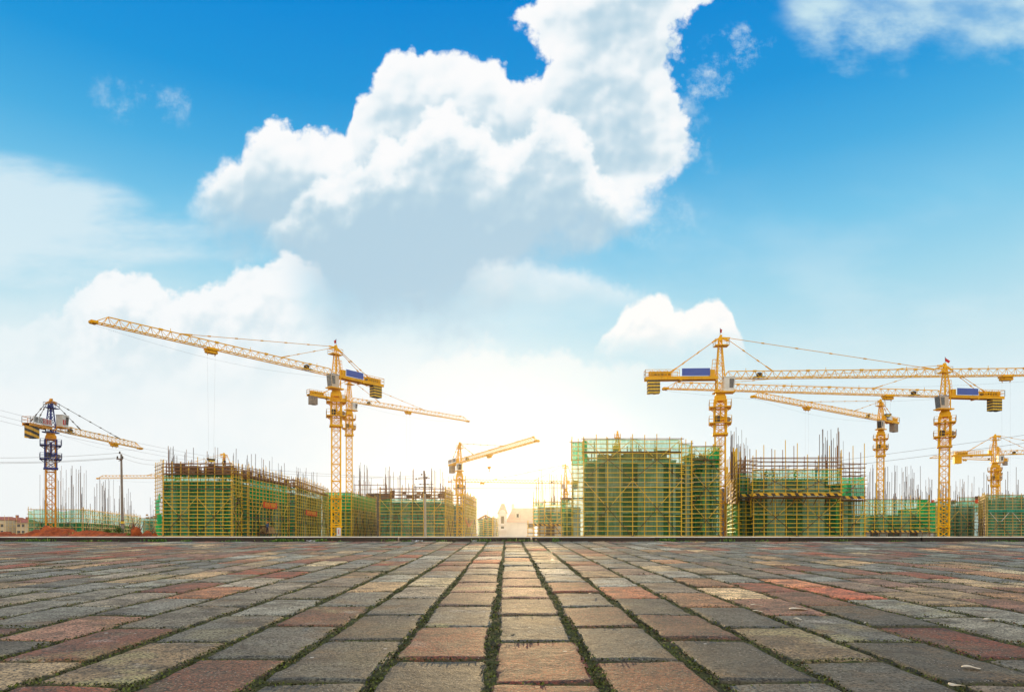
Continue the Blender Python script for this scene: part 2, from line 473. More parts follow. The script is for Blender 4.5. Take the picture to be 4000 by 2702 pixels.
    ccol = ramp(nt, shade, [(0.0, c10(254, 254, 254)), (0.3, c10(240, 247, 250)), (0.62, c10(208, 227, 237)), (0.85, c10(190, 216, 230)), (1.0, c10(181, 210, 227))])
    col = mixc(nt, (N(1.6, 4, 0.55, 1.0, 2.2, off=2.2).ss(0.35, 0.8) * V.ss(0.5, 1.3) * 0.25), air, c10(240, 248, 250))
    wl = V.ss(1.02, 1.45) * (1.0 - U.ss(1.5, 2.6)) * 0.75 + V.ss(1.30, 1.62) * 0.22
    col = mixc(nt, wl * (N(1.4, 4, 0.5, 0.8, 1.6, off=5.5).ss(0.15, 0.6) * 0.4 + 0.6), col, c10(244, 249, 250))
    # thin veil at the west
    veil = (1.0 - ((U + V * 0.25 - 0.2) * (U + V * 0.25 - 0.2) / 0.55 + (V - 0.86 - U * 0.12) * (V - 0.86 - U * 0.12) / 0.085)).max(0.0)
    veil = veil.max((V.ss(.80, .90) * (1.0 - V.ss(.98, 1.06)) * (1.0 - U.ss(0.45, 1.2))) * 0.85)
    veil = veil * 0.85 + (N(2.2, 6, 0.6, 0.55, 1.6, off=4.4) - 0.5) * 1.7 * veil.ss(0.0, 0.35)
    col = mixc(nt, veil.ss(0.0, 0.8) * 0.82, col, c10(222, 239, 246))
    # high streaks at the upper east
    Cb = curve_fn(nt, U, [(2.95, -.1), (3.02, .0), (3.1, .12), (3.17, .165), (3.27, .19), (3.44, .215), (3.61, .195), (3.87, .23), (4.1, .25)], 2.9, 4.2, -.2, .4)
    cir = (Cb - V + (N(3.4, 6, 0.6, 1.0, 1.7, off=8.8) - 0.5) * 0.42)
    cir = cir.ss(-0.07, 0.16) * (N(2.6, 5, 0.55, 0.9, 1.8, off=6.1).ss(0.28, 0.68) * 0.75 + 0.25) * U.ss(2.98, 3.15)
    col = mixc(nt, cir * 0.95, col, c10(202, 230, 240))
    # loose wisps
    def wisp(col, cu, cv, ru, rv, op, sc=6.0, off=0.0, tilt=0.0):
        a = U - cu; b_ = V - cv
        a2 = a + b_ * tilt
        g = 1.0 - (a2 * a2 / (ru * ru) + b_ * b_ / (rv * rv))
        q = (g * 0.55 + (N(sc, 7, 0.66, off=off) - 0.5) * 4.2).ss(0.0, 1.9) * g.ss(-0.9, 0.7)
        return mixc(nt, q * op, col, c10(226, 241, 247))
    col = wisp(col, .56, .40, .20, .10, .60, 6, 11.0, -0.6)
    col = wisp(col, 2.86, .20, .14, .11, .95, 9, 12.0, 0.7)
    col = wisp(col, 2.765, .345, .10, .13, .75, 9, 13.0, 0.5)
    col = wisp(col, 2.74, .52, .06, .16, .45, 7, 14.0, -0.3)
    col = wisp(col, 2.55, .86, .20, .11, .45, 7, 15.0)
    # broad pale streak under the big cloud
    T4 = curve_fn(nt, Uw, [(1.78, 1.12), (1.83, 1.03), (1.89, .995), (2.03, .985), (2.15, 1.01), (2.32, 1.055), (2.5, 1.11), (2.62, 1.17), (2.75, 1.25)], 1.7, 2.8, .9, 1.4)
    q4 = ((Vw - T4) + amt(0.7)).ss(-0.01, 0.06) * (1.0 - (V + big * 0.2).ss(1.12, 1.26)) * U.ss(1.74, 1.92)
    # the main cloud and the smaller heaps
    col = mixc(nt, a_main * 0.98, col, ccol)
    col = mixc(nt, q4 * 0.72, col, mixc(nt, (Vw - T4 - mid * 0.15).ss(0.0, 0.18), c10(241, 248, 251), c10(208, 230, 239)))
    T2b = curve_fn(nt, Uw, [(-.3, 1.32), (.1, 1.24), (.22, 1.19), (.344, 1.10), (.404, 1.045), (.45, 1.03), (.516, 1.033), (.585, 1.06), (.637, 1.105), (.688, 1.12), (.775, 1.10), (.84, 1.076), (.895, 1.035), (1.03, 1.015), (1.12, .975), (1.2, 1.0), (1.3, 1.1), (1.6, 1.3)], -0.4, 1.7, .9, 1.4)
    dB = Vw - T2b + amt(0.9)
    aB = dB.ss(-0.012, 0.03) * (1.0 - U.ss(1.05, 1.35)) * (1.0 - V.ss(1.2, 1.62) * 0.9) * U.ss(0.0, 0.42)._m('MAXIMUM', U.ss(0.0, 0.42), 0.4)
    shB = (dB.ss(0.03, 0.25) * 0.5 - mid * 1.4 - e1 * 0.6 - e2 * 0.5).ss(0.05, 0.9)
    col = mixc(nt, aB * 0.95, col, mixc(nt, shB, c10(250, 252, 253), c10(219, 234, 241)))
    T3 = curve_fn(nt, Uw, [(2.28, 1.5), (2.315, 1.36), (2.375, 1.275), (2.427, 1.187), (2.496, 1.148), (2.565, 1.147), (2.608, 1.16), (2.633, 1.21), (2.685, 1.205), (2.754, 1.172), (2.823, 1.16), (2.857, 1.205), (2.878, 1.28), (2.90, 1.34), (2.93, 1.5)], 2.2, 3.0, 1.0, 1.6)
    dC = Vw - T3 + amt(0.55)
    aC = dC.ss(-0.012, 0.02) * (1.0 - (V + mid * 0.12).ss(1.27, 1.42))
    shC = (dC.ss(0.02, 0.2) * 0.5 - mid * 1.2 - e2 * 0.6).ss(0.1, 0.9)
    col = mixc(nt, aC * 0.97, col, mixc(nt, shC, c10(254, 253, 251), c10(231, 240, 243)))
    # low bank of faint heaps
    T5 = curve_fn(nt, Uw, [(1.5, 1.5), (1.7, 1.37), (1.9, 1.31), (2.05, 1.36), (2.2, 1.34), (2.35, 1.41), (2.5, 1.39), (2.7, 1.5)], 1.4, 2.8, 1.2, 1.6)
    q5 = (Vw - T5 + amt(0.9)).ss(-0.01, 0.05) * (1.0 - V.ss(1.38, 1.62))
    col = mixc(nt, q5 * 0.55, col, c10(247, 249, 249))
    # low sun behind thin haze: the aureole on the horizon
    sd = Vector((math.sin(R(SUN_AZ)) * math.cos(R(SUN_EL)), math.cos(R(SUN_AZ)) * math.cos(R(SUN_EL)), math.sin(R(SUN_EL))))
    su, sv = sd.x / sd.y * 2.667 + 2.0, 2.093 - sd.z / sd.y * 2.667
    r2 = (U - su) * (U - su) + (V - sv) * (V - sv) * 0.9
    glow = (r2 * -22.0).exp() * 0.5 + (r2 * -90.0).exp() * 0.9
    col = mixc(nt, (glow * 0.75)._m('MINIMUM', glow * 0.75, 1.0), col, c10(255, 247, 214, 1.25))
    # the half of the sky behind the viewer: unseen bright cumulus added as front fill over the same blue
    bn = noise(nt, tc.outputs['Generated'], 2.3, 6, 0.6).ss(0.36, 0.60)
    back = mixc(nt, bn, mixc(nt, 0.5, grad, c10(150, 205, 240)), tuple(x * K for x in BACK_FILL))
    up = el.ss(-2.0, 4.0)
    back = mixc(nt, up, (K * 0.25, K * 0.22, K * 0.18), back)
    isback = 1.0 - dy.ss(-0.05, 0.25)
    isdown = 1.0 - el.ss(-3.0, -0.5)
    col = mixc(nt, isdown, col, (K * 0.5, K * 0.46, K * 0.40))
    nt.links.new(col, bg.inputs[0])
    bg2 = nt.nodes.new('ShaderNodeBackground'); bg2.inputs[1].default_value = 0.1
    nt.links.new(back, bg2.inputs[0])
    ms = nt.nodes.new('ShaderNodeMixShader')
    nt.links.new(isback.s, ms.inputs[0]); nt.links.new(bg.outputs[0], ms.inputs[1]); nt.links.new(bg2.outputs[0], ms.inputs[2])
    nt.links.new(ms.outputs[0], nt.nodes['World Output'].inputs[0])
    w.cycles.sampling_method = 'MANUAL'; w.cycles.sample_map_resolution = 512
    return sd
BACK_FILL = (1.9, 1.70, 1.38)  # brightness of the unseen cumulus added as fill
SUN_DIR = build_world()

sl = bpy.data.lights.new('sun', 'SUN'); sl.energy = 4.0; sl.angle = R(0.6); sl.color = (1.0, 0.70, 0.34)
so = bpy.data.objects.new('sun', sl); COL.objects.link(so)
so.rotation_euler = (-SUN_DIR).to_track_quat('-Z', 'Y').to_euler(); so.location = (0, 0, 60)

cam = bpy.data.cameras.new('camera'); cam.lens = 24.0; cam.sensor_width = 36.0; cam.clip_start = 0.05; cam.clip_end = 3000
cam.shift_y = (HZ - 1351.0) / 4000.0
co = bpy.data.objects.new('camera', cam); COL.objects.link(co)
co.location = (0, 0, EYE); co.rotation_euler = (R(90), 0, 0); SC.camera = co
SC.view_settings.view_transform = 'Standard'; SC.view_settings.look = 'None'
SC.view_settings.exposure = 0.0; SC.view_settings.gamma = 1.0
SC.render.engine = 'CYCLES'
cy = SC.cycles
cy.use_denoising = True
cy.max_bounces = 6; cy.diffuse_bounces = 3; cy.glossy_bounces = 2; cy.transmission_bounces = 3; cy.transparent_max_bounces = 32; cy.volume_bounces = 0
cy.caustics_reflective = False; cy.caustics_refractive = False
cy.sample_clamp_indirect = 6.0
# ------------------------------------------------------------------ ground, pavement, kerb
KD = 17.3                       # distance of the kerb
SL = 73.0 / F                   # the paved forecourt climbs gently to the kerb
def zp(d): return 0.02 + (d - KD) * SL
rng = np.random.default_rng(11)

def vnoise(x, y, seed=0):
    """smooth value noise on arrays"""
    xi = np.floor(x).astype(np.int64); yi = np.floor(y).astype(np.int64)
    fx = x - xi; fy = y - yi
    fx = fx * fx * (3 - 2 * fx); fy = fy * fy * (3 - 2 * fy)
    def h(a, b):
        n = (a * 374761393 + b * 668265263 + seed * 974711) & 0x7fffffff
        n = ((n ^ (n >> 13)) * 1274126177) & 0x7fffffff
        n = n ^ (n >> 16)
        return (n & 0xffff) / 65535.0
    return (h(xi, yi) * (1 - fx) + h(xi + 1, yi) * fx) * (1 - fy) + (h(xi, yi + 1) * (1 - fx) + h(xi + 1, yi + 1) * fx) * fy
def fbm(x, y, seed=0, o=4):
    s = 0; a = 0.5; t = 0
    for i in range(o):
        s = s + a * vnoise(x * 2 ** i, y * 2 ** i, seed + i); t += a; a *= 0.5
    return s / t

# site ground: one sheet to the horizon; bare reddish earth and dust
m, nt, b, tc = new_mat('site_earth')
f1 = noise(nt, tc.outputs['Object'], 0.05, 6, 0.6).ss(0.35, 0.65)
c = mixc(nt, f1, (0.20, 0.115, 0.06), (0.28, 0.20, 0.13))
c = mixc(nt, noise(nt, tc.outputs['Object'], 0.8, 6, 0.7).ss(0.5, 0.8) * 0.5, c, (0.12, 0.075, 0.04))
nt.links.new(c, b.inputs['Base Color']); b.inputs['Roughness'].default_value = 0.95
M['earth'] = m
prof = [(-60, -2.2), (-2, -0.62), (KD - 0.02, -0.06), (KD + 0.12, -0.06), (KD + 0.26, 0.0), (60, 0.0), (130, 0.0), (320, 0.0), (700, 0.0)]
xs = [-410, -120, -60, -20, 0, 20, 60, 120, 410]
gv = [(x, y, z) for y, z in prof for x in xs]; n = len(xs)
gf = [(j * n + i, j * n + i + 1, (j + 1) * n + i + 1, (j + 1) * n + i) for j in range(len(prof) - 1) for i in range(n - 1)]
g = link_mesh('ground', np_mesh('ground', gv, gf, M['earth']))
g['kind'] = 'structure'

# paving slabs
m, nt, b, tc = new_mat('worn_paving_slab')
P = tc.outputs['Object']
at = nt.nodes.new('ShaderNodeAttribute'); at.attribute_name = 'slab'
sp = nt.nodes.new('ShaderNodeSeparateColor'); nt.links.new(at.outputs['Color'], sp.inputs[0])
hue, val, lich = (NX(nt, sp.outputs[i]) for i in range(3))
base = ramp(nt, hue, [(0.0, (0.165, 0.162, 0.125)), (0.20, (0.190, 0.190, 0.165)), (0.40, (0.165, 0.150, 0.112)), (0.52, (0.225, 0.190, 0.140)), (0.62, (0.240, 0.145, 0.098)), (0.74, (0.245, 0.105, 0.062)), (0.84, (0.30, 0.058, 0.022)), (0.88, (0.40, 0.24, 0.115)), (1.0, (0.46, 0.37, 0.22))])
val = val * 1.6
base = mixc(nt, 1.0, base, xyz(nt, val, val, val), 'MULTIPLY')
mot = noise(nt, P, 5.0, 6, 0.65)
base = mixc(nt, mot.ss(0.38, 0.66) * 0.78, base, (0.060, 0.050, 0.038))
base = mixc(nt, (noise(nt, P, 2.3, 5, 0.6).ss(0.50, 0.66) * lich), base, (0.40, 0.36, 0.17))
base = mixc(nt, noise(nt, P, 3.1, 5, 0.6).ss(0.57, 0.70) * lich * 0.8, base, (0.44, 0.42, 0.38))
base = mixc(nt, noise(nt, P, 1.7, 5, 0.62).ss(0.52, 0.70) * 0.6, base, (0.24, 0.13, 0.045))
grit = noise(nt, P, 75, 3, 0.75)
base = mixc(nt, grit.ss(0.40, 0.55), (0.020, 0.017, 0.014), base)
chip = voro(nt, P, 58.0)
base = mixc(nt, (1.0 - chip.ss(0.10, 0.22)) * noise(nt, P, 9, 2, 0.5).ss(0.42, 0.56) * 0.9, base, (0.42, 0.39, 0.35))
red = (1.0 - voro(nt, P, 46.0).ss(0.14, 0.28)) * hue.ss(0.5, 0.62) * (1.0 - hue.ss(0.83, 0.88)) * 0.65
base = mixc(nt, red, base, (0.40, 0.115, 0.065))
spot = (1.0 - voro(nt, P, 7.5).ss(0.05, 0.085)) * noise(nt, P, 2.0, 2, 0.5).ss(0.5, 0.6)
base = mixc(nt, spot * 0.9, base, (0.50, 0.48, 0.45))
ed = nt.nodes.new('ShaderNodeAttribute'); ed.attribute_name = 'edge'
edg = NX(nt, ed.outputs['Fac'])
dirt = (edg + (noise(nt, P, 12, 4, 0.6) - 0.5) * 1.3).ss(0.62, 1.0)
base = mixc(nt, dirt * 0.8, base, (0.055, 0.055, 0.028))
nt.links.new(base, b.inputs['Base Color'])
nt.links.new((noise(nt, P, 20, 3, 0.6) * 0.22 + 0.66).s, b.inputs['Roughness'])
b.inputs['Specular IOR Level'].default_value = 0.45
hgt = grit * 0.55 + noise(nt, P, 22, 5, 0.7) * 1.0 + (1.0 - chip.ss(0.05, 0.3)) * 0.25
bump(nt, b, hgt, 0.9, 0.016)
M['slabs'] = m

PW, PL = 0.42, 0.868           # column and row pitch
# the slabs one can tell apart nearest the viewer: tint, lightness, lichen
NEAR = {(0, 1): (.84, .62, .05), (0, 2): (.12, .62, .1), (0, 3): (.58, .8, .1), (0, 0): (.84, .6, .05), (-1, 0): (.36, .48, .0), (-1, 1): (.81, .66, .35), (-1, 2): (.16, .85, .95), (-1, 3): (.6, .8, .2), (1, 0): (.85, .62, .0), (1, 1): (.10, .58, .05),
        (1, 2): (.72, .68, .1), (1, 3): (.2, .9, .1), (-2, 1): (.14, .55, .15), (-2, 2): (.42, .62, .1), (-2, 3): (.14, .8, .1), (-3, 0): (.76, .6, .1), (-3, 1): (.14, .75, .3), (-3, 2): (.76, .75, .6), (-4, 1): (.93, .72, .9), (-4, 2): (.16, .85, .3), (2, 1): (.30, .45, .05),
        (2, 2): (.72, .6, .1), (2, 3): (.3, .6, .1), (3, 0): (.2, .5, .1), (3, 1): (.92, .62, .7), (3, 2): (.14, .6, .1), (4, 1): (.34, .45, .1), (4, 2): (.16, .85, .8), (5, 1): (.84, .6, .1), (5, 2): (.3, .6, .1)}
verts, faces, slab, edge = [], [], [], []
nv = 0
c0 = 1975 - 2000                # a joint of the column pattern runs straight ahead here
for ci in range(-43, 43):
    x0 = -0.074 + ci * PW
    off = (0.5 * PL if ci % 2 else 0.0) + random.uniform(-0.05, 0.05)
    for ri in range(-1, 21):
        y0 = 1.60 + ri * PL + off
        if y0 > KD - 0.1: continue
        ln = PL
        if y0 + ln > KD - 0.02: ln = KD - 0.03 - y0
        if ln < 0.15: continue
        dist = y0 + PL / 2
        vis = abs(x0) < dist * 0.80 + 1.5
        nx, ny = (12, 22) if dist < 5 and vis else ((8, 12) if dist < 9 and vis else (5, 7))
        jl = random.uniform(0.022, 0.045) if random.random() < 0.8 else random.uniform(0.04, 0.06)
        jw = random.uniform(0.034, 0.058)
        w, l = PW - jw, ln - jl
        # parameter grid with tight rows along the rims for the worn arris
        def lines(k):
            a = np.linspace(-1, 1, k - 3)
            return np.concatenate([[-1.0, -0.995], a[:1] + 0.06, a[1:-1], a[-1:] - 0.06, [0.995, 1.0]])
        gu, gw = lines(nx), lines(ny)
        A, B = np.meshgrid(gu, gw)
        rc = 0.10                                    # rounded corners
        k = np.clip((np.abs(A) - (1 - rc)) / rc, 0, 1); q = np.clip((np.abs(B) - (1 - rc * w / l)) / (rc * w / l), 0, 1)
        sh = np.where((k > 0) & (q > 0), np.maximum(0, np.sqrt(k * k + q * q) - 1), 0) * rc * 0.7
        X = A * (1 - sh) * w / 2; Y = B * (1 - sh * w / l) * l / 2
        s_ = random.randint(0, 9999)
        rim = np.maximum(np.abs(A), np.abs(B))
        ew = (fbm(X * 14 + s_, Y * 14 + s_, 3) - 0.5) * 0.040 * np.clip((rim - 0.7) / 0.3, 0, 1)
        X = X * (1 + ew / (w / 2)); Y = Y * (1 + ew * 1.0 / (l / 2))
        an = random.uniform(-0.016, 0.016)
        cx, cyy = x0 + PW / 2 + random.uniform(-0.006, 0.006), y0 + ln / 2 + random.uniform(-0.006, 0.006)
        Xr = X * math.cos(an) - Y * math.sin(an) + cx - 0.0065 * cyy; Yr = X * math.sin(an) + Y * math.cos(an) + cyy
        outer = (np.abs(A) > 0.999) | (np.abs(B) > 0.999)
        ring2 = ((np.abs(A) > 0.99) | (np.abs(B) > 0.99)) & ~outer
        ring3 = ((np.abs(A) > 0.93) | (np.abs(B) > 0.965)) & ~outer & ~ring2
        Zr = (fbm(Xr * 9, Yr * 9, 5) - 0.5) * 0.006 + (fbm(Xr * 2 + s_, Yr * 2, 8, 2) - 0.5) * 0.008
        Zr = Zr + (Xr - cx) * random.uniform(-0.014, 0.018) + (Yr - cyy) * random.uniform(-0.006, 0.006) + random.uniform(-0.004, 0.005)
        Zr = np.where(outer, -0.045, np.where(ring2, Zr - 0.005 - 0.007 * fbm(Xr * 20, Yr * 20, 9, 2), np.where(ring3, Zr - 0.0015, Zr)))
        Zr = Zr + zp(Yr)
        nn = A.size
        verts.append(np.stack([Xr.ravel(), Yr.ravel(), Zr.ravel()], 1))
        I = np.arange(nn).reshape(A.shape)
        faces.append(np.stack([I[:-1, :-1].ravel(), I[:-1, 1:].ravel(), I[1:, 1:].ravel(), I[1:, :-1].ravel()], 1) + nv)
        hv = random.random()
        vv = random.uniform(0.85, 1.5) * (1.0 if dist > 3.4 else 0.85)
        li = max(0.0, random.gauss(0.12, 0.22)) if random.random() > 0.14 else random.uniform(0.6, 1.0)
        if random.random() < 0.20 and dist > 4: vv *= random.uniform(1.3, 2.1)  # some farther slabs paled, sky sheen painted into their colour
        vv *= random.uniform(0.5, 0.72) if dist < 3.4 else 1.0  # nearest slabs darkened, shade towards the viewer painted into their colour
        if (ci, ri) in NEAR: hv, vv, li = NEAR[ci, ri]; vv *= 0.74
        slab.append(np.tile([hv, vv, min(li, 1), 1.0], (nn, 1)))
        edge.append(np.where(outer, 1.0, np.where(ring2, 0.92, np.where(ring3, 0.62, np.clip((rim - 0.75) / 0.25, 0, 1) * 0.45))).ravel())
        nv += nn
me = np_mesh('pavement', np.concatenate(verts), np.concatenate(faces), M['slabs'], True)
at = me.attributes.new('slab', 'FLOAT_COLOR', 'POINT'); at.data.foreach_set('color', np.concatenate(slab).astype(np.float32).ravel())
at = me.attributes.new('edge', 'FLOAT', 'POINT'); at.data.foreach_set('value', np.concatenate(edge).astype(np.float32))
pv = link_mesh('pavement', me); pv['kind'] = 'structure'

# mossy joints: a finely rippled bed under and between the slabs
m, nt, b, tc = new_mat('mossy_joint_soil')
P = tc.outputs['Object']
mo = noise(nt, P, 7, 5, 0.65)
c = mixc(nt, mo.ss(0.30, 0.52), (0.026, 0.017, 0.009), (0.045, 0.050, 0.009))
c = mixc(nt, noise(nt, P, 45, 4, 0.7).ss(0.46, 0.66) * mo.ss(0.28, 0.55), c, (0.12, 0.14, 0.012))
nt.links.new(c, b.inputs['Base Color']); b.inputs['Roughness'].default_value = 0.95
bump(nt, b, noise(nt, P, 55, 4, 0.75), 1.0, 0.03)
M['joint'] = m
def bed(xr, yr, st):
    X, Y = np.meshgrid(np.arange(xr[0], xr[1] + st, st), np.arange(yr[0], yr[1] + st, st))
    Z = zp(Y) - 0.014 + (fbm(X * 9, Y * 9, 21, 3) - 0.5) * 0.028 + (vnoise(X * 45, Y * 45, 33) - 0.5) * 0.010
    I = np.arange(X.size).reshape(X.shape)
    return np.stack([X.ravel(), Y.ravel(), Z.ravel()], 1), np.stack([I[:-1, :-1].ravel(), I[:-1, 1:].ravel(), I[1:, 1:].ravel(), I[1:, :-1].ravel()], 1)
V_, F_ = [], []; k = 0
for xr, yr, st in (((-3.9, 3.9), (1.2, 4.7), 0.018), ((-7.5, 7.5), (4.7, 9.0), 0.035), ((-18, 18), (9.0, KD - 0.04), 0.07), ((-18, 18), (-0.4, 1.2), 0.08)):
    v_, f_ = bed(xr, yr, st); V_.append(v_); F_.append(f_ + k); k += len(v_)
for xr, yr in (((-18, -3.9), (1.2, 4.7)), ((3.9, 18), (1.2, 4.7)), ((-18, -7.5), (4.7, 9.0)), ((7.5, 18), (4.7, 9.0))):
    v_, f_ = bed(xr, yr, 0.10); V_.append(v_); F_.append(f_ + k); k += len(v_)
jb = link_mesh('joint_soil', np_mesh('joint_soil', np.concatenate(V_), np.concatenate(F_), M['joint'], True)); jb['kind'] = 'stuff'

# moss sprigs standing in the joints near the viewer
m, nt, b, tc = new_mat('moss_leaf')
at = nt.nodes.new('ShaderNodeAttribute'); at.attribute_name = 'tone'
nt.links.new(ramp(nt, NX(nt, at.outputs['Fac']), [(0, (0.018, 0.018, 0.006)), (0.5, (0.045, 0.055, 0.007)), (0.85, (0.12, 0.15, 0.010)), (1, (0.10, 0.05, 0.02))]), b.inputs['Base Color'])
b.inputs['Roughness'].default_value = 0.8
M['moss'] = m
pts = []
def in_joint(x, y):
    x = x + 0.074 + 0.0065 * y; ci = math.floor(x / PW); fx = x - ci * PW
    if fx < 0.034 or fx > PW - 0.034: return True
    fy = (y - 1.60 - (0.5 * PL if ci % 2 else 0)) % PL
    return fy < 0.022 or fy > PL - 0.022
while len(pts) < 30000:
    y = 2.1 + 7.5 * random.random() ** 1.9; x = random.uniform(-1, 1) * (y * 0.8 + 0.2)
    if in_joint(x, y) and random.random() < 1.4 * float(fbm(np.array([x * 3.0]), np.array([y * 3.0]), 40, 2)[0]) ** 1.5 + 0.04: pts.append((x, y))
nm = len(pts)
px_ = np.array([p[0] for p in pts]); py_ = np.array([p[1] for p in pts])
a_ = rng.uniform(0, 6.283, nm); s = rng.uniform(0.004, 0.0105, nm) * (0.8 + 0.06 * py_); t = rng.uniform(0.2, 1.3, nm)
zz = zp(py_) - 0.004 + (fbm(px_ * 9, py_ * 9, 21, 3) - 0.5) * 0.028
ca, sa = np.cos(a_), np.sin(a_)
q0 = np.stack([px_ - sa * s * .5, py_ + ca * s * .5, zz], 1); q1 = np.stack([px_ + sa * s * .5, py_ - ca * s * .5, zz], 1)
q2 = np.stack([px_ + ca * s * np.cos(t) + sa * s * .3, py_ + sa * s * np.cos(t) - ca * s * .3, zz + s * np.sin(t)], 1)
q3 = np.stack([px_ + ca * s * np.cos(t) - sa * s * .3, py_ + sa * s * np.cos(t) + ca * s * .3, zz + s * np.sin(t)], 1)
vm = np.stack([q0, q1, q2, q3], 1).reshape(-1, 3)
me = np_mesh('moss', vm, np.arange(nm * 4).reshape(-1, 4), M['moss'])
at = me.attributes.new('tone', 'FLOAT', 'POINT'); at.data.foreach_set('value', np.repeat(np.clip(rng.normal(0.5, 0.25, nm), 0, 1), 4).astype(np.float32))
ms = link_mesh('moss', me); ms['kind'] = 'stuff'

# kerb: mottled stones darkened to paint in shade, with a painted lit edge on top
m, nt, b, tc = new_mat('shade_darkened_kerb_stone')
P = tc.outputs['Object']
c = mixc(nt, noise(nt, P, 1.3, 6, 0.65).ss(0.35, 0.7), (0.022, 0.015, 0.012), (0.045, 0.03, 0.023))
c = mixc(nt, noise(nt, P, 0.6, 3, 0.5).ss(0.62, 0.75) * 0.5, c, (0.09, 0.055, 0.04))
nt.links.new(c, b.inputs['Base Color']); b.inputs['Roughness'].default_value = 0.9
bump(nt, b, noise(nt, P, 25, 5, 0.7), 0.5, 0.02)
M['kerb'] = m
M['kerb_lit_edge'] = simple('painted_lit_kerb_arris', (0.72, 0.69, 0.63), (0.55, 0.52, 0.47), 1.5, 0.8)
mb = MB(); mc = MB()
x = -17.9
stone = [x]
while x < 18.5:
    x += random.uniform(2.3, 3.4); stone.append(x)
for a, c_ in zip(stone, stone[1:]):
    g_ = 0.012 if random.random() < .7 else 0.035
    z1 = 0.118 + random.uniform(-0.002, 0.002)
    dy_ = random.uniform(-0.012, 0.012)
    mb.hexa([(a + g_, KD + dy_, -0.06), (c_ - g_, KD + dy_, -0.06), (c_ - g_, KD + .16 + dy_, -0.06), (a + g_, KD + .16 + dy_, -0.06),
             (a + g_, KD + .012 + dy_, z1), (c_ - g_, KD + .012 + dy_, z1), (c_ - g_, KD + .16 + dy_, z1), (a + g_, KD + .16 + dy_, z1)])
    # arris: sloped pale strip added to paint in the lit top edge
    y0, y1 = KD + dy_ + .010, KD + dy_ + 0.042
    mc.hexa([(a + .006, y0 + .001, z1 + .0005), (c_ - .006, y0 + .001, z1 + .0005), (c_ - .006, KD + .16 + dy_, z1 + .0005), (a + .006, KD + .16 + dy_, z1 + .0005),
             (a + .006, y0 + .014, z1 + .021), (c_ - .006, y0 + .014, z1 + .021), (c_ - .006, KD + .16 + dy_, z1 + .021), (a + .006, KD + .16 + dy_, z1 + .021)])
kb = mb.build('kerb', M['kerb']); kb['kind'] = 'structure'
kc = mc.build('kerb_top_painted_lit_strip', M['kerb_lit_edge'], kb)
# ------------------------------------------------------------------ tower cranes
def text_mesh(s, size):
    """letters as mesh: vertices in the xz plane, centred"""
    cu = bpy.data.curves.new('lettering', 'FONT'); cu.body = s; cu.size = size; cu.extrude = 0.01; cu.align_x = 'CENTER'; cu.align_y = 'CENTER'
    o = bpy.data.objects.new('lettering', cu); COL.objects.link(o)
    bpy.context.view_layer.update()
    me = bpy.data.meshes.new_from_object(o.evaluated_get(bpy.context.evaluated_depsgraph_get()))
    bpy.data.objects.remove(o); bpy.data.curves.remove(cu)
    return me
def put_text(name, s, size, mat, parent, origin, u, n, squeeze=1.0):
    """lettering with its reading direction along u on a face whose normal is n"""
    me = text_mesh(s, size); me.materials.clear(); me.materials.append(mat)
    u, n = Vector(u).normalized(), Vector(n).normalized()
    up = n.cross(u).normalized()
    o0 = Vector(origin) - root_loc(parent)
    for v in me.vertices:
        p = Vector(v.co); v.co = o0 + u * (p.x * squeeze) + up * p.y + n * (p.z + 0.012)
    me.update()
    return link_mesh(name, me, parent)

def lattice_mast(mb, T, z0, z1, half, leg, br, sec, x_both=True):
    for sx in (-1, 1):
        for sy in (-1, 1):
            mb.beam(T(sx * half, sy * half, z0), T(sx * half, sy * half, z1), leg)
    n = max(1, round((z1 - z0) / sec)); h = (z1 - z0) / n
    cs = [(-1, -1), (1, -1), (1, 1), (-1, 1)]
    for i in range(n):
        a, c = z0 + i * h, z0 + (i + 1) * h
        for k in range(4):
            p, q = cs[k], cs[(k + 1) % 4]
            if i > 0:
                mb.beam(T(p[0] * half, p[1] * half, a), T(q[0] * half, q[1] * half, a), br * 1.7)
            mid = (a + c) / 2
            mb.beam(T(p[0] * half, p[1] * half, a), T(q[0] * half, q[1] * half, mid), br)
            mb.beam(T(q[0] * half, q[1] * half, a), T(p[0] * half, p[1] * half, mid), br)
            mb.beam(T(p[0] * half, p[1] * half, mid), T(q[0] * half, q[1] * half, c), br)
            mb.beam(T(q[0] * half, q[1] * half, mid), T(p[0] * half, p[1] * half, c), br)
            mb.beam(T(p[0] * half, p[1] * half, mid), T(q[0] * half, q[1] * half, mid), br * 0.8)
    # ladder inside
    mb.beam(T(0.18, half * .5, z0), T(0.18, half * .5, z1), br * 0.55); mb.beam(T(-0.18, half * .5, z0), T(-0.18, half * .5, z1), br * 0.55)

def railing(mb, pts, h, w):
    """posts and two rails along a polyline of floor points"""
    for a, b in zip(pts, pts[1:]):
        a, b = Vector(a), Vector(b); n = max(1, int((b - a).length / 0.9))
        for i in range(n + 1):
            p = a.lerp(b, i / n); mb.beam(p, p + Vector((0, 0, h)), w)
        for z in (h * .5, h): mb.beam(a + Vector((0, 0, z)), b + Vector((0, 0, z)), w)

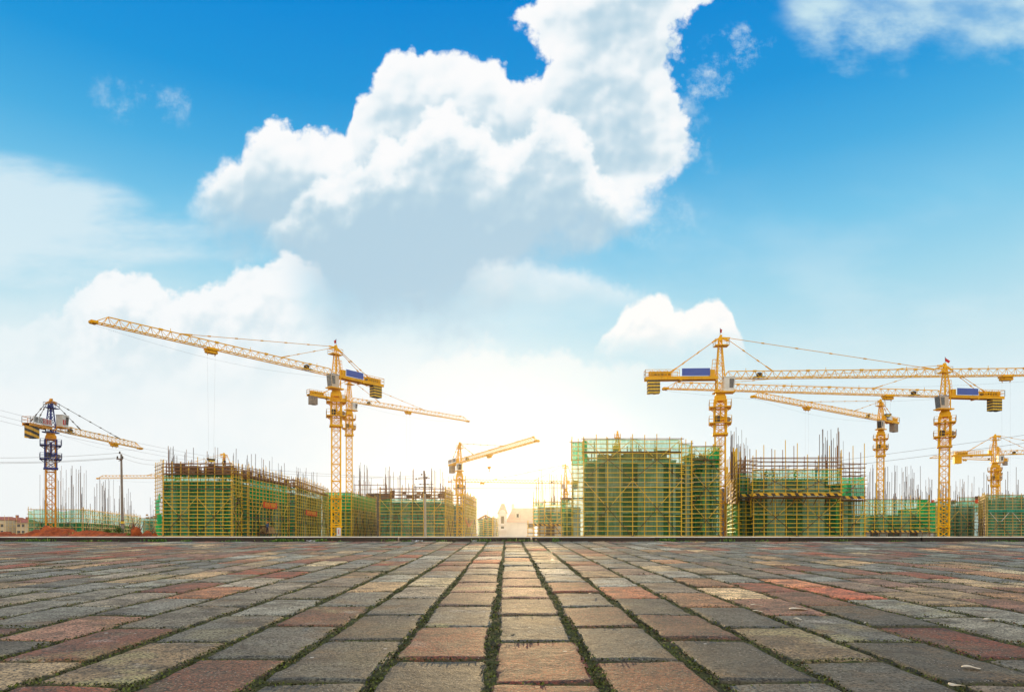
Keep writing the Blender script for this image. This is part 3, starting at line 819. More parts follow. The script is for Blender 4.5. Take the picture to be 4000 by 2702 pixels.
def crane(label, xm, d, yj, yapex, tip, cj, mastw=1.6, cab=1, mat='crane', mast_mat=None, head_mat=None, cab_mat='cab_white', jib_h=1.0,
          ring=2.2, sign='blue', ballast='ballast', base_y=None, trolley=0.5, hook=None, flag=0, tilt=0.0, cab_side=1, mrot=0.10, twin_cage=True,
          cab_up=False, ties=(0.24, 0.62), rope=True, zbase=0.0, ladder=1, number=None, sector=True):
    x = PX(xm, d)
    zj, za = PZ(yj, d), PZ(yapex, d)
    k = (d / 100.0) ** 0.25                     # far steelwork is drawn a little stouter, as the hazy air thickens it
    leg, br, chord, jb = 0.155 * k, 0.057 * k, 0.108 * k, 0.047 * k
    root = thing('tower_crane', label, 'crane', (x, d, zbase), 'tower cranes over the building site')
    dt = (zj - EYE) * F / (HZ - tip[1]); tx = PX(tip[0], dt)
    J = Vector((tx - x, dt - d, 0)); JL = J.length; J.normalize()
    N = Vector((-J.y, J.x, 0))
    if N.y > 0: N = -N                          # N faces the viewer's side
    Z = Vector((0, 0, 1)); O = Vector((x, d, 0))
    CJ = cj
    mk, hk = M[mast_mat or mat], M[head_mat or mast_mat or mat]
    yk = M[mat]
    mrot = mrot * .4 - math.atan2(x, d); ca, sa = math.cos(mrot), math.sin(mrot)
    def T(a, b, z):                             # mast frame
        return (x + a * ca - b * sa + tilt * (zj - z), d + a * sa + b * ca, z)
    def Jp(a, b, z):                            # slewing frame: a along the jib, b towards the viewer
        return O + J * a + N * b + Z * z
    hf = mastw / 2 - .13
    zr = zj - ring                              # slewing ring
    zc0 = zr - 5.6                              # foot of the climbing frame
    base_z = PZ(base_y, d) if base_y else zbase
    if base_y:
        mb = MB(); lattice_mast(mb, T, zbase, base_z, hf * 1.04, leg * 1.3, br * 1.6, 1.9)
        for q in (zbase + 1.6, base_z): mb.box(T(0, 0, q), (mastw * 1.14, mastw * 1.14, .16), (ca, sa, 0), (-sa, ca, 0))
        mb.build('base_section', M['crane'] if mat == 'crane' else mk, root)
    mb = MB(); lattice_mast(mb, T, base_z, zr - 0.9, hf, leg, br, 2.5)
    mb.build('mast', M['crane_rust'] if mat == 'crane_rust' else (M['crane'] if mast_mat is None else M['crane_rust']), root)
    mb = MB(); lattice_mast(mb, T, zc0, zr - 0.9, hf * 1.22, leg * 0.8, br, 1.9)
    mb.box(T(0, 0, zc0), (mastw * 1.26, mastw * 1.26, .24 * k), (ca, sa, 0), (-sa, ca, 0))
    mb.box(T(0, 0, zc0 + 2.1), (mastw * 0.9, mastw * 0.9, .35), (ca, sa, 0), (-sa, ca, 0))
    mb.beam(T(0, -hf, zc0 + 2.2), T(0, -hf, zr - 1.4), .18 * k)
    mb.build('climbing_frame', mk, root)
    for zz, ex in (((zr - 1.9), 1.02), ((zr - 4.1), 1.06)) if twin_cage else (((zr - 1.9), 1.0),):
        mb = MB(); e = hf * 1.22 + 0.62 * ex
        i = hf * 1.22
        for s in (-1, 1):
            mb.box(T(s * (i + e) / 2, 0, zz), (e - i, 2 * e * .9, .12 * k), (ca, sa, 0), (-sa, ca, 0))
            mb.box(T(0, s * (i + e) / 2, zz), (2 * i, (e - i) * .8, .1 * k), (ca, sa, 0), (-sa, ca, 0))
            mb.beam(T(s * i, 0, zz - .55), T(s * e, 0, zz - .05), .1 * k)
        c4 = [T(-e, -e * .9, zz), T(e, -e * .9, zz), T(e, e * .9, zz), T(-e, e * .9, zz), T(-e, -e * .9, zz)]
        railing(mb, c4, 0.95, .04 * k)
        mb.build('walkway', mk, root)
    # hydraulic pump and cable drum on the lower walkway
    mb = MB(); mb.box(T(-hf * .55, -hf * 1.2, zr - 3.55), (.55, .5, .9)); mb.build('pump_box', M['dark'], root)
    mb = MB(); mb.tube(T(hf * 1.5, -hf * .8, zr - 3.6), T(hf * 1.5, -hf * .3, zr - 3.6), .36 * k ** .5, n=12); mb.build('cable_drum', M['ballast'], root)
    # slewing unit: flared collar, ring and turntable
    mb = MB()
    for (za_, ha), (zb_, hb) in zip([(zr - 1.0, hf * 1.2), (zr - .45, hf * 1.16), (zr - .12, hf * .85)], [(zr - .45, hf * 1.16), (zr - .12, hf * .9), (zr + .12, hf * .95)]):
        mb.hexa([T(-ha, -ha, za_), T(ha, -ha, za_), T(ha, ha, za_), T(-ha, ha, za_), T(-hb, -hb, zb_), T(hb, -hb, zb_), T(hb, hb, zb_), T(-hb, hb, zb_)])
    mb.build('slewing_unit', M['crane_deep'] if mat == 'crane' else M['crane_rust'], root)
    # tower head
    zl = zr + .12
    mb = MB()
    hb0, ht = hf * 0.74, 0.17
    zt = za - 0.45
    bc = [(-1, -1), (1, -1), (1, 1), (-1, 1)]
    def H(c, z):
        if z <= zj + .3: r = hb0
        else:
            t = (z - zj - .3) / (zt - zj - .3); r = hb0 * (1 - t) + ht * t
        return Jp(c[0] * r, c[1] * r, z)
    for c in bc:
        mb.beam(H(c, zl), H(c, zj + .3), leg * .85); mb.beam(H(c, zj + .3), H(c, zt), leg * .8)
    zs = [zl]; st = 1.1
    while zs[-1] < zt - .5: zs.append(min(zt, zs[-1] + st)); st *= .93 if zs[-1] > zj else 1
    for i, (a, c_) in enumerate(zip(zs, zs[1:])):
        for q in range(4):
            p, r = bc[q], bc[(q + 1) % 4]
            mb.beam(H(p, a), H(r, a), br); mb.beam(H(p if i % 2 else r, a), H(r if i % 2 else p, c_), br)
            if c_ < zj + .4: mb.beam(H(r if i % 2 else p, a), H(p if i % 2 else r, c_), br * .8)
    mb.box(Jp(0, 0, zl + .1), (mastw * 1.1, mastw * 1.1, .18), J, N)
    mb.build('tower_head', hk, root)
    mb = MB()
    mb.hexa([Jp(-.3, -.2, zt - .2), Jp(.3, -.2, zt - .2), Jp(.3, .2, zt - .2), Jp(-.3, .2, zt - .2), Jp(-.12, -.16, za), Jp(.12, -.16, za), Jp(.12, .16, za), Jp(-.12, .16, za)])
    mb.beam(Jp(0, 0, za - .2), Jp(1.2, 0, za - .62), .22 * k); mb.beam(Jp(0, 0, za - .2), Jp(1.35, 0, za - .28), .18 * k); mb.beam(Jp(0, 0, za - .2), Jp(-1.1, 0, za - .85), .2 * k)
    mb.tube(Jp(.1, -.18, za + .02), Jp(.1, .18, za + .02), .17 * k, n=10)
    mb.build('apex_head', M['crane_rust'] if mast_mat else hk, root)
    mb = MB(); zp_ = za - 1.35
    ax = 1.0 if cab > 0 else -1.0
    mb.box(Jp(.15, 0, zp_), (1.9, 1.3, .1 * k), J, N)
    railing(mb, [Jp(-.8, .65, zp_), Jp(1.1, .65, zp_), Jp(1.1, -.65, zp_), Jp(-.8, -.65, zp_), Jp(-.8, .65, zp_)], .85, .035 * k)
    mb.build('apex_walkway', hk, root)
    if ladder:
        mb = MB(); s_ = -1.25
        q = [Jp(-hb0 * .55 - .15, .1, zj + 1.0 + i * .55) + J * (i * .06) for i in range(4)]
        for p in q:
            mb.beam(p, p - J * .75, .035 * k); mb.beam(p - N * .3, p - N * .3 - J * .75, .035 * k); mb.beam(p - J * .75, p - N * .3 - J * .75, .035 * k)
        for off in (J * -.75, J * -.4, J * -.75 - N * .3): mb.beam(q[0] + off, q[-1] + off, .035 * k)
        mb.build('ladder_cage', hk, root)
    # jib: triangular truss, two lower chords and one upper
    mb = MB(); hw = .52; a0 = hb0
    n = max(6, round((JL - a0 - 1.0) / 1.22)); stp = (JL - a0 - 1.0) / n
    zt_ = zj + jib_h
    def L(i, s): return Jp(a0 + i * stp, s * hw, zj)
    def U(i): return Jp(a0 + (i + .5) * stp, 0, zt_)
    for s in (-1, 1):
        mb.beam(L(0, s), Jp(JL, s * hw * .7, zj), chord)
        for i in range(n):
            mb.beam(L(i, s), U(i), jb); mb.beam(U(i), L(i + 1, s), jb)
    mb.beam(U(0), U(n - 1), chord)
    mb.beam(Jp(a0, 0, zj + .4), U(0), jb * 1.2)
    for i in range(n + 1):
        mb.beam(L(i, -1), L(i, 1), jb)
        if i < n: mb.beam(L(i, -1 if i % 2 else 1), L(i + 1, 1 if i % 2 else -1), jb * .8)
    for i in range(3, n, 6): mb.box(U(i), (.5, .26 * k, .2 * k), J, N)
    for i in range(2, n, 9): mb.beam(U(i), U(i) + Z * .4, .05 * k)
    mb.beam(U(n - 1), Jp(JL, hw * .7, zj), jb * 1.3); mb.beam(U(n - 1), Jp(JL, -hw * .7, zj), jb * 1.3)
    mb.build('jib', M['crane'], root)
    mb = MB(); mb.box(Jp(JL - .1, 0, zj), (.6, 1.0, .28 * k), J, N); mb.tube(Jp(JL + .2, -.25, zj), Jp(JL + .2, .25, zj), .22 * k, n=10)
    mb.build('jib_end', M['crane_deep'], root)
    mb = MB(); fw = min(4.8, JL * .16); mb.box(Jp(a0 + fw, 0, zj + .15), (1.5, .7, .12), J, N); mb.ball(Jp(a0 + fw + .1, 0, zj + .48), .36, sq=(1.25, 1.0, .95)); mb.build('trolley_winch', M['dark'], root)
    # tie bars
    def link(a, b, parts, name):
        mb = MB(); a, b = Vector(a), Vector(b)
        mb.beam(a, b, .06 * k)
        mb.beam(b, b.lerp(a, min(.16, 1.6 / (a - b).length)), .14 * k)
        for i in range(1, parts): 
            p = a.lerp(b, i / parts); dd = (b - a).normalized() * .2
            mb.beam(p - dd, p + dd, .14 * k)
        mb.build(name, M['crane_deep'] if mat == 'crane' else M['cable'], root)
    for t_, off, np_ in ((ties[0], -.62, 3), (ties[1], -.28, 6)):
        i = min(n - 1, round(t_ * n)); link(Jp(1.25, 0, za + off), U(i), np_, 'tie_bar')
    for s in (-1, 1):
        link(Jp(-1.0, s * .12, za - .8), Jp(-CJ * .68, s * .5, zj + .75), 3, 'tie_bar')
    # counter jib
    cw = .62; mb = MB()
    for s in (-1, 1): mb.box(Jp(-(hb0 + CJ) / 2, s * cw * .92, zj + .02), (CJ - hb0, .16, .44), J, N)
    mb.box(Jp(-(hb0 + CJ) / 2, 0, zj + .18), (CJ - hb0, cw * 1.7, .06), J, N)
    mb.tube(Jp(-CJ * .53, -cw * 1.15, zj - .1), Jp(-CJ * .53, cw * 1.2, zj - .1), .26, n=8)
    mb.build('counter_jib', M['crane_deep'] if mat == 'crane' else yk, root)
    mb = MB()
    rs = CJ * .55 if sign else CJ * .3
    for s in (-1, 1): railing(mb, [Jp(-rs, s * (cw + .05), zj + .22), Jp(-CJ, s * (cw + .05), zj + .22)], .95, .055 * k)
    railing(mb, [Jp(-CJ, -cw - .05, zj + .22), Jp(-CJ, cw + .05, zj + .22)], .95, .055 * k)
    mb.build('railing', yk, root)
    mb = MB()                                    # stacked frames on the rear half
    if sector:
        for q in range(3): mb.box(Jp(-CJ * .80, 0, zj + .40 + q * .26), (CJ * .30, cw * 1.5, .1), J, N)
        for q in range(7): mb.box(Jp(-CJ * (.66 + q * .045), 0, zj + .68), (.10, cw * 1.55, .75), J, N)
        mb.build('winch_frame', yk, root)
        mb = MB(); mb.box(Jp(-CJ * .77, 0, zj + .55), (CJ * .24, cw * 1.1, .38), J, N); mb.build('hoist_winch', M['dark'], root)
    mb = MB(); mb.box(Jp(-hb0 - .65, cw * .2, zj + .72), (.7, .7, .9), J, N); mb.build('control_box', M['crane_deep'] if mat == 'crane' else M['ballast'], root)
    if sign == 'blue':
        mb = MB(); mb.box(Jp(-CJ * .335, cw + .12, zj + .78), (CJ * .37, .06, 1.02), J, N); mb.build('sign_panel', M['blue_sign'], root)
    elif sign == 'white':
        mb = MB(); mb.box(Jp(-CJ * .335, cw + .12, zj + .75), (CJ * .36, .06, .9), J, N); mb.build('sign_panel', M['white_sign'], root)
    elif sign:
        u = J if J.x > 0 else -J
        for (fa, txt, mm) in sign:
            mb = MB(); mb.box(Jp(-CJ * fa, cw + .12, zj + .82), (CJ * .40, .06, 1.05), J, N); sp_ = mb.build('sign_panel', M['white_sign'], root)
            put_text('lettering', txt, .95, M[mm], sp_, Jp(-CJ * fa, cw + .16, zj + .82), u, N, CJ * .40 * .9 / (len(txt) * (.60 if ord(txt[0]) < 200 else .95)))
    # counterweight blocks
    mb = MB(); wl = 1.7
    for q in range(4):
        a = -CJ + .35 + q * wl / 4 + wl / 8
        mb.box(Jp(a, 0, zj - 1.05), (wl / 4 - .035, 1.15, 1.95 - (.08 if q % 2 else 0)), J, N)
    mb.build('counterweight', M[ballast], root)
    # driver's cabin
    cs = cab_side; zc = zr + .25 if not cab_up else zj + .55
    w_, l_, h_ = (1.15, 1.5, 1.9) if d < 120 else (1.0, 1.3, 1.65)
    cb_a = hb0 + .85 * cab if not cab_up else hb0 + 1.2
    cbn = (hf * .75) * cs if not cab_up else cs * .75
    if not cab_up: cb_a = .55 + hb0
    C = lambda a, b, z: Jp(cb_a + a, cbn + b, zc + z)
    mb = MB(); l2, w2 = l_ / 2, w_ / 2
    mb.hexa([C(-l2, -w2, 0), C(l2 - .22, -w2, 0), C(l2 - .22, w2, 0), C(-l2, w2, 0), C(-l2, -w2, h_), C(l2, -w2, h_), C(l2, w2, h_), C(-l2, w2, h_)])
    cabin = mb.build('cabin', M[cab_mat], root)
    mb = MB(); o = .025
    mb.hexa([C(l2 - .26 + .04 + o, -w2 * .86, .15), C(l2 - .2 + o, -w2 * .86, .15), C(l2 - .2 + o, w2 * .86, .15), C(l2 - .26 + .04 + o, w2 * .86, .15), C(l2 - .06, -w2 * .86, h_ - .12), C(l2 + o, -w2 * .86, h_ - .12), C(l2 + o, w2 * .86, h_ - .12), C(l2 - .06, w2 * .86, h_ - .12)])
    mb.build('windscreen', M['glass'], cabin)
    for sd in (-1, 1):
        mb = MB(); y_ = sd * (w2 + .008)
        mb.hexa([C(-.05, y_ - .03, .45), C(l2 - .3, y_ - .03, .45), C(l2 - .3, y_ + .03, .45), C(-.05, y_ + .03, .45), C(-.05, y_ - .03, h_ - .2), C(l2 - .14, y_ - .03, h_ - .2), C(l2 - .14, y_ + .03, h_ - .2), C(-.05, y_ + .03, h_ - .2)])
        mb.build('side_window', M['glass'], cabin)
    mb = MB(); mb.box(C(-.05, 0, h_ + .04), (l_ + .05, w_ + .08, .08), J, N); mb.build('cabin_roof', M['cab_blue' if cab_mat == 'cab_tan' else cab_mat], cabin)
    mb = MB(); mb.box(C(-.25, -.1 * cs, -.09), (l_ + .5, w_ + .3, .16), J, N)
    mb.beam(C(-l2 - .2, 0, -.1), Jp(0, 0, zl), .2); mb.build('cabin_floor', M['crane_deep'] if mat == 'crane' else yk, cabin)
    if number:
        u = J if J.x > 0 else -J
        mb = MB(); mb.box(C(-.42, cs * (w2 + .02), number[3]), (.55, .05, .8), J, N); pl = mb.build('number_plate', M[number[1]], cabin)
        put_text('lettering', number[0], .85, M[number[2]], pl, C(-.42, cs * (w2 + .05), number[3]), u, N)
    # trolley, ropes and hook block
    tr = a0 + trolley * (JL - a0)
    mb = MB(); mb.box(Jp(tr, 0, zj - .18), (1.5, 1.15, .22), J, N); mb.box(Jp(tr, 0, zj - .5), (.9, .8, .35), J, N)
    for s in (-.6, .6):
        mb.tube(Jp(tr + s, -.3, zj - .5), Jp(tr + s, .3, zj - .5), .2 * k, n=9); mb.beam(Jp(tr + s * 1.3, 0, zj - .25), Jp(tr + s * .8, 0, zj - .95), .07 * k)
    mb.build('trolley', M['crane_deep'], root)
    if rope:
        mb = MB(); zh = PZ(hook, (O + J * tr).y) if hook else -1.0
        rr = .005 * k
        for s in (-.55, .55): mb.tube(Jp(tr + s, 0, zj - .6), Jp(tr + s * (.6 if hook else 1), 0, max(zh + .45, 0.0)), rr, n=4)
        mb.build('hoist_rope', M['cable'], root)
        if hook:
            mb = MB(); hh = .42 * k ** .4
            mb.hexa([Jp(tr - hh * .5, -.2, zh - hh * .6), Jp(tr + hh * .5, -.2, zh - hh * .6), Jp(tr + hh * .5, .2, zh - hh * .6), Jp(tr - hh * .5, .2, zh - hh * .6),
                     Jp(tr - hh * 1.3, -.2, zh + hh * .5), Jp(tr + hh * 1.3, -.2, zh + hh * .5), Jp(tr + hh * 1.3, .2, zh + hh * .5), Jp(tr - hh * 1.3, .2, zh + hh * .5)])
            hb = mb.build('hook_block', M['hazard_fine'] if d < 130 else M['crane_deep'], root)
            mb = MB(); mb.path([Jp(tr, 0, zh - hh * .5), Jp(tr, 0, zh - hh * 1.1), Jp(tr + .2, 0, zh - hh * 1.45), Jp(tr + .05, 0, zh - hh * 1.8), Jp(tr - .2, 0, zh - hh * 1.5)], .06 * k); mb.build('hook', M['dark'], hb)
    mb = MB(); pts = [Jp(a0, 0, zj - .3) + (Jp(JL, 0, zj - .3) - Jp(a0, 0, zj - .3)) * (i / 12) - Z * (1.1 * math.sin(math.pi * i / 12)) for i in range(13)]
    mb.path(pts, .008 * k, 4); mb.build('travel_cable', M['cable'], root)
    if flag:
        mb = MB(); mb.tube(Jp(0, 0, za), Jp(0, 0, za + 1.15), .03, n=5); fp = mb.build('flag_pole', M['dark'], root)
        mb = MB(); ps = []
        u = Vector((1, 0, 0)) * (1 if flag > 0 else -1)
        g_ = abs(flag)
        for i in range(7):
            t = i / 6; s = .07 * math.sin(t * 5)
            ps.append((O + Z * (za + 1.12 - t * .65 * g_) + u * (t * .75 * g_) + Vector((0, s, 0)), O + Z * (za + .55 - t * .42 * g_) + u * (t * .55 * g_) + Vector((0, s, 0))))
        for (a, b_), (c_, e_) in zip(ps, ps[1:]):
            mb.hexa([a, c_, e_, b_, a + Vector((0, .02, 0)), c_ + Vector((0, .02, 0)), e_ + Vector((0, .02, 0)), b_ + Vector((0, .02, 0))])
        mb.build('flag', M['red'], fp)
    return root

# left of the picture to the right; jib tips and mast positions read off the photograph
cr_a = crane('blue and rust crane with a white cabin and a black-striped yellow counterweight block', 198, 110, 1676, 1560, (548, 1751), 5.2, mastw=1.55, mat='crane_rust', mast_mat='crane_blue', head_mat='crane_blue',
      ring=.75, sign=[(.34, '起重机', 'letters_red'), (.70, '建设', 'letters_dark')], ballast='chevron', cab_up=True, trolley=.66, hook=None, rope=False, ties=(.27, .74), ladder=0, sector=False, number=('1', 'letters_red', 'white_sign', .75))
cr_b = crane('tall yellow crane with a blue panel, its long jib reaching over the green-netted block', 1313, 107, 1470, 1352, (363, 1258), 9.2, cab_mat='cab_tan', ballast='hazard_fine', base_y=1945, trolley=.58, hook=1797, flag=-.45, ties=(.25, .69))
cr_c = crane('yellow crane standing close behind the tall crane, white cabin numbered 5', 1364, 158, 1568, 1478, (1828, 1645), 10.5, cab_mat='cab_white', sign='white', trolley=.45, rope=True, ties=(.22, .6), number=('5', 'white_sign', 'letters_blue', 1.0))
cr_d = crane('sunlit yellow crane with lettered white panels and a hook over the red-roofed house', 1795, 168, 1808, 1730, (2098, 1722), 6.6, cab_mat='cab_white', sign=[(.30, '工程机械', 'letters_dark'), (.76, 'ZOOMLION', 'letters_dark')], trolley=.44, hook=1826, ties=(.2, .62), cab_side=1, sector=False)
cr_e = crane('big yellow crane with blue panel and white cabin, jib running out of the picture', 2813, 95, 1478, 1313, (4230, 1464), 10.4, mastw=1.62, cab_mat='cab_white', ballast='hazard_fine', trolley=.79, flag=.35, ties=(.13, .60), tilt=-.0)
cr_f = crane('yellow crane with a waving red flag, blue panel and striped hook block', 3692, 107, 1550, 1422, (2598, 1518), 9.8, cab_mat='cab_tan', ballast='hazard_fine', base_y=1948, trolley=.205, hook=1622, flag=1.0, ties=(.26, .82), tilt=-.012)
cr_g = crane('yellow crane with a bare grey counterweight behind the low netted building', 3441, 150, 1642, 1562, (2942, 1549), 6.8, cab_mat='cab_tan', sign='white', trolley=.62, ties=(.22, .6), tilt=-.01)
cr_h = crane('orange crane above the teal-banded building, jib and counter jib almost level', 3886, 172, 1776, 1698, (4300, 1766), 9.6, cab_mat='cab_white', sign=None, ballast='crane_deep', mat='crane', mast_mat=None, trolley=.85, ties=(.30, .7), rope=False)
cr_i = crane('faint far crane washed out by the low sun beside the tallest scaffold', 2209, 262, 1888, 1814, (1755, 1881), 5.0, sign=None, trolley=.72, rope=False, ties=(.26, .62))
cr_j = crane('crane hidden behind the tallest scaffold, only its peak showing above the nets', 2412, 150, 1772, 1686, (2440, 1838), 7.0, sign=None, rope=False)
cr_k = crane('distant crane behind the long netted block, jib reaching toward the banded utility pole', 876, 230, 1866, 1770, (382, 1868), 5.5, sign=None, trolley=.36, rope=False, ties=(.35, .6))
cr_l = crane('far pale crane whose jib end shows beside the flag crane mast', 3900, 300, 1798, 1745, (3637, 1788), 5.0, sign=None, rope=False)
# number plate on the mast foot of the tall crane
o_ = root_loc(cr_b); mb = MB()
mb.box((PX(1323, 105.9), 105.95, PZ(2076, 105.9)), (.62, .05, 1.25)); pl = mb.build('number_plate', M['white_sign'], cr_b)
put_text('lettering', '1', 1.1, M['letters_red'], pl, (PX(1323, 105.9), 105.92, PZ(2076, 105.9)), (1, 0, 0), (0, -1, 0))
# ------------------------------------------------------------------ scaffolded buildings
UNIT = {}
def unit_pole(mat):
    """one shared metre of tube along +z"""
    if mat.name not in UNIT:
        mb = MB(); mb.tube((0, 0, 0), (0, 0, 1), 1.0, n=6)
        me = bpy.data.meshes.new('tube'); me.from_pydata(mb.v, [], mb.f); me.materials.append(mat); me.update()
        UNIT[mat.name] = me
    return UNIT[mat.name]
class Poles:
    """tubes of one scaffold: each its own part, at most 100 of a name, the rest in one mesh"""
    def __init__(self, root, cap=100):
        self.root, self.cap, self.items = root, cap, {}
    def add(self, name, a, b, r, mat):
        self.items.setdefault(name, []).append((Vector(a), Vector(b), r, mat))
    def finish(self):
        org = root_loc(self.root)
        for name, L_ in self.items.items():
            L_.sort(key=lambda q: -((q[1] - q[0]).length * q[2] / max(q[0].y, 1) ** 2))
            for a, b, r, mat in L_[:self.cap]:
                o = link_mesh(name, unit_pole(mat), self.root, a - org)
                dv = b - a
                o.rotation_mode = 'QUATERNION'; o.rotation_quaternion = Vector((0, 0, 1)).rotation_difference(dv.normalized())
                o.scale = (r, r, dv.length)
            if len(L_) > self.cap:
                by = {}
                for a, b, r, mat in L_[self.cap:]:
                    by.setdefault(mat.name, (MB(), mat))[0].tube(a, b, r, n=5)
                for mb, mat in by.values():
                    o = mb.build(name, mat, self.root); o['kind'] = 'stuff'

def net_panel(root, p0, p1, z0, z1, mat, sag=0.0, name='safety_net', push=0.0):
    """a sheet of netting between two ground points, with folds and a slack upper hem"""
    p0, p1 = Vector((p0[0], p0[1], 0)), Vector((p1[0], p1[1], 0))
    u = (p1 - p0); ln = u.length; u.normalize(); nrm = Vector((u.y, -u.x, 0))
    nx, nz = max(3, int(ln / 0.45)), max(3, int((z1 - z0) / 0.5))
    mb = MB(); sd = random.uniform(0, 900)
    X, Zg = np.meshgrid(np.linspace(0, 1, nx + 1), np.linspace(0, 1, nz + 1))
    wv = (fbm(X * ln * 0.9 + sd, Zg * (z1 - z0) * .35 + sd, 4, 3) - .5) * .28
    top = (fbm(X * ln * .55 + sd, X * 0 + sd, 6, 2) - .35) * sag
    for j in range(nz + 1):
        for i in range(nx + 1):
            q = p0 + u * (X[j, i] * ln) + nrm * (wv[j, i] + push)
            z = z0 + (z1 - z0) * Zg[j, i] - top[j, i] * Zg[j, i] ** 2
            mb.v.append((q.x, q.y, z))
    mb.smooth = True
    for j in range(nz):
        for i in range(nx):
            a = j * (nx + 1) + i; mb.face([a, a + 1, a + nx + 2, a + nx + 1])
    return mb.build(name, mat, root)

def face_scaffold(ps, root, p0, p1, z0, z1, bay=1.38, lift=0.60, r=0.058, mat='pole', net='net', net_top=None, net_z0=None, out=0.16, over=0.9, inner=True, braces=1, brace='brace', top_mat=None, sag=.35, depth=0.85, seam=3.0, net_cols=None, topgap=1):
    """one side of a scaffold from p0 to p1 (ground points, seen with the outside facing the viewer)"""
    p0, p1 = Vector((p0[0], p0[1], 0)), Vector((p1[0], p1[1], 0))
    u = p1 - p0; ln = u.length; u.normalize(); nrm = Vector((u.y, -u.x, 0))
    Z = Vector((0, 0, 1))
    n = max(1, round(ln / bay)); o = p0 + nrm * out
    net_top = z1 if net_top is None else net_top
    net_z0 = z0 if net_z0 is None else net_z0
    tm = M[top_mat or mat]
    for i in range(n + 1):
        j = random.uniform(-.05, .05) if 0 < i < n else 0
        a = o + u * (ln * i / n + j)
        h = z1 + random.uniform(.1, over)
        ps.add('standard', a + Z * z0, a + Z * h + u * random.uniform(-.05, .05), r, M[mat])
        if inner and (i % 2 == 0 or z1 > net_top + .6):
            b_ = a - nrm * (depth + .1)
            ps.add('inner_standard', b_ + Z * max(z0, net_top - 2.2), b_ + Z * (z1 + random.uniform(-.2, over * .7)), r * .85, tm)
            for q in (0,):
                zz = net_top + .3
                while zz < z1 + .05:
                    ps.add('transom', a + nrm * .15 + Z * zz, b_ - nrm * .2 + Z * zz, r * .8, tm); zz += lift * 1.5
    m_ = max(2, round((z1 - z0) / lift)); pr = nrm * (r * 1.6)
    for k in range(m_ + 1):
        z = z0 + .18 + (z1 - z0 - .18) * k / m_
        e0, e1 = random.uniform(.05, .35), random.uniform(.05, .35)
        dz = random.uniform(-.035, .035)
        mm = M[mat] if random.random() < .75 and z < net_top + .1 else tm
        if k == m_: mm = M['pole_rust'] if mat == 'pole' else tm
        ps.add('ledger', o + pr - u * e0 + Z * (z + dz), o + pr + u * (ln + e1) + Z * (z - dz), r * random.uniform(.82, 1.0), mm)
        if inner and z > net_top - .1:
            ps.add('inner_ledger', o - nrm * (depth + .1) + Z * z, o - nrm * (depth + .1) + u * ln + Z * z, r * .8, tm)
    if braces:
        nb = max(1, round(ln / 6.2)) if braces == 1 else braces
        w = ln / nb
        for i in range(nb):
            a, c = o + nrm * (r * 3) + u * (w * i), o + nrm * (r * 3) + u * (w * (i + 1))
            zz = z0 + .1
            hh = min(net_top - zz, w * 1.15)
            flip = i % 2
            while zz + hh * .7 <= net_top + .2:
                t_ = min(zz + hh, net_top)
                ps.add('brace', (c if flip else a) + Z * zz, (a if flip else c) + Z * t_, r * .7, M[brace])
                if w > 3.2: ps.add('brace', (a if flip else c) + Z * zz, (c if flip else a) + Z * t_, r * .7, M[brace])
                zz += hh; flip = not flip
    # netting, hung inside the tubes in strips
    if net:
        zz = net_z0; first = True
        nc = net_cols or max(1, round(ln / 7.0))
        while zz < net_top - .3:
            t_ = min(net_top, zz + seam * random.uniform(.85, 1.15))
            if net_top - t_ < 1.0: t_ = net_top
            for q in range(nc):
                a = p0 + u * (ln * q / nc); c = p0 + u * (ln * (q + 1) / nc)
                mm = net if isinstance(net, str) else net[0 if t_ < net_top else 1]
                net_panel(root, (a.x, a.y), (c.x, c.y), zz - (.12 if not first else 0), t_, M[mm], sag if t_ == net_top else .05, push=.02 * ((q + int(zz)) % 3))
            zz = t_; first = False

def wall_mesh(mb, mw, p0, p1, z0, z1, segs, storey=3.0, recess=.45, holes=()):
    """a concrete side: piers (1) flush, infill bays (0) set back, openings (2) left void, with slab edges at each floor"""
    p0, p1 = Vector((p0[0], p0[1], 0)), Vector((p1[0], p1[1], 0))
    u = p1 - p0; ln = u.length; u.normalize(); nin = Vector((-u.y, u.x, 0)); Z = Vector((0, 0, 1))
    tot = sum(s[0] for s in segs); t = 0
    def blk(m, a, c, za, zb, b0, b1):
        q = [p0 + u * a + nin * b0, p0 + u * c + nin * b0, p0 + u * c + nin * b1, p0 + u * a + nin * b1]
        m.hexa([v + Z * za for v in q] + [v + Z * zb for v in q])
    for w, kind in segs:
        a, c = ln * t / tot, ln * (t + w) / tot; t += w
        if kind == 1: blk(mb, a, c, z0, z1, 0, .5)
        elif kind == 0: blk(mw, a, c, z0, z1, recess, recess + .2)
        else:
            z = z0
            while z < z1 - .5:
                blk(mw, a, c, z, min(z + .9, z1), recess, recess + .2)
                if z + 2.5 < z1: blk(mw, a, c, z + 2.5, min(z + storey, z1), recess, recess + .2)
                z += storey
    z = z0 + storey
    while z < z1 + .2:
        blk(mb, -.05, ln + .05, z - .22, z, -.08, .42)
        z += storey

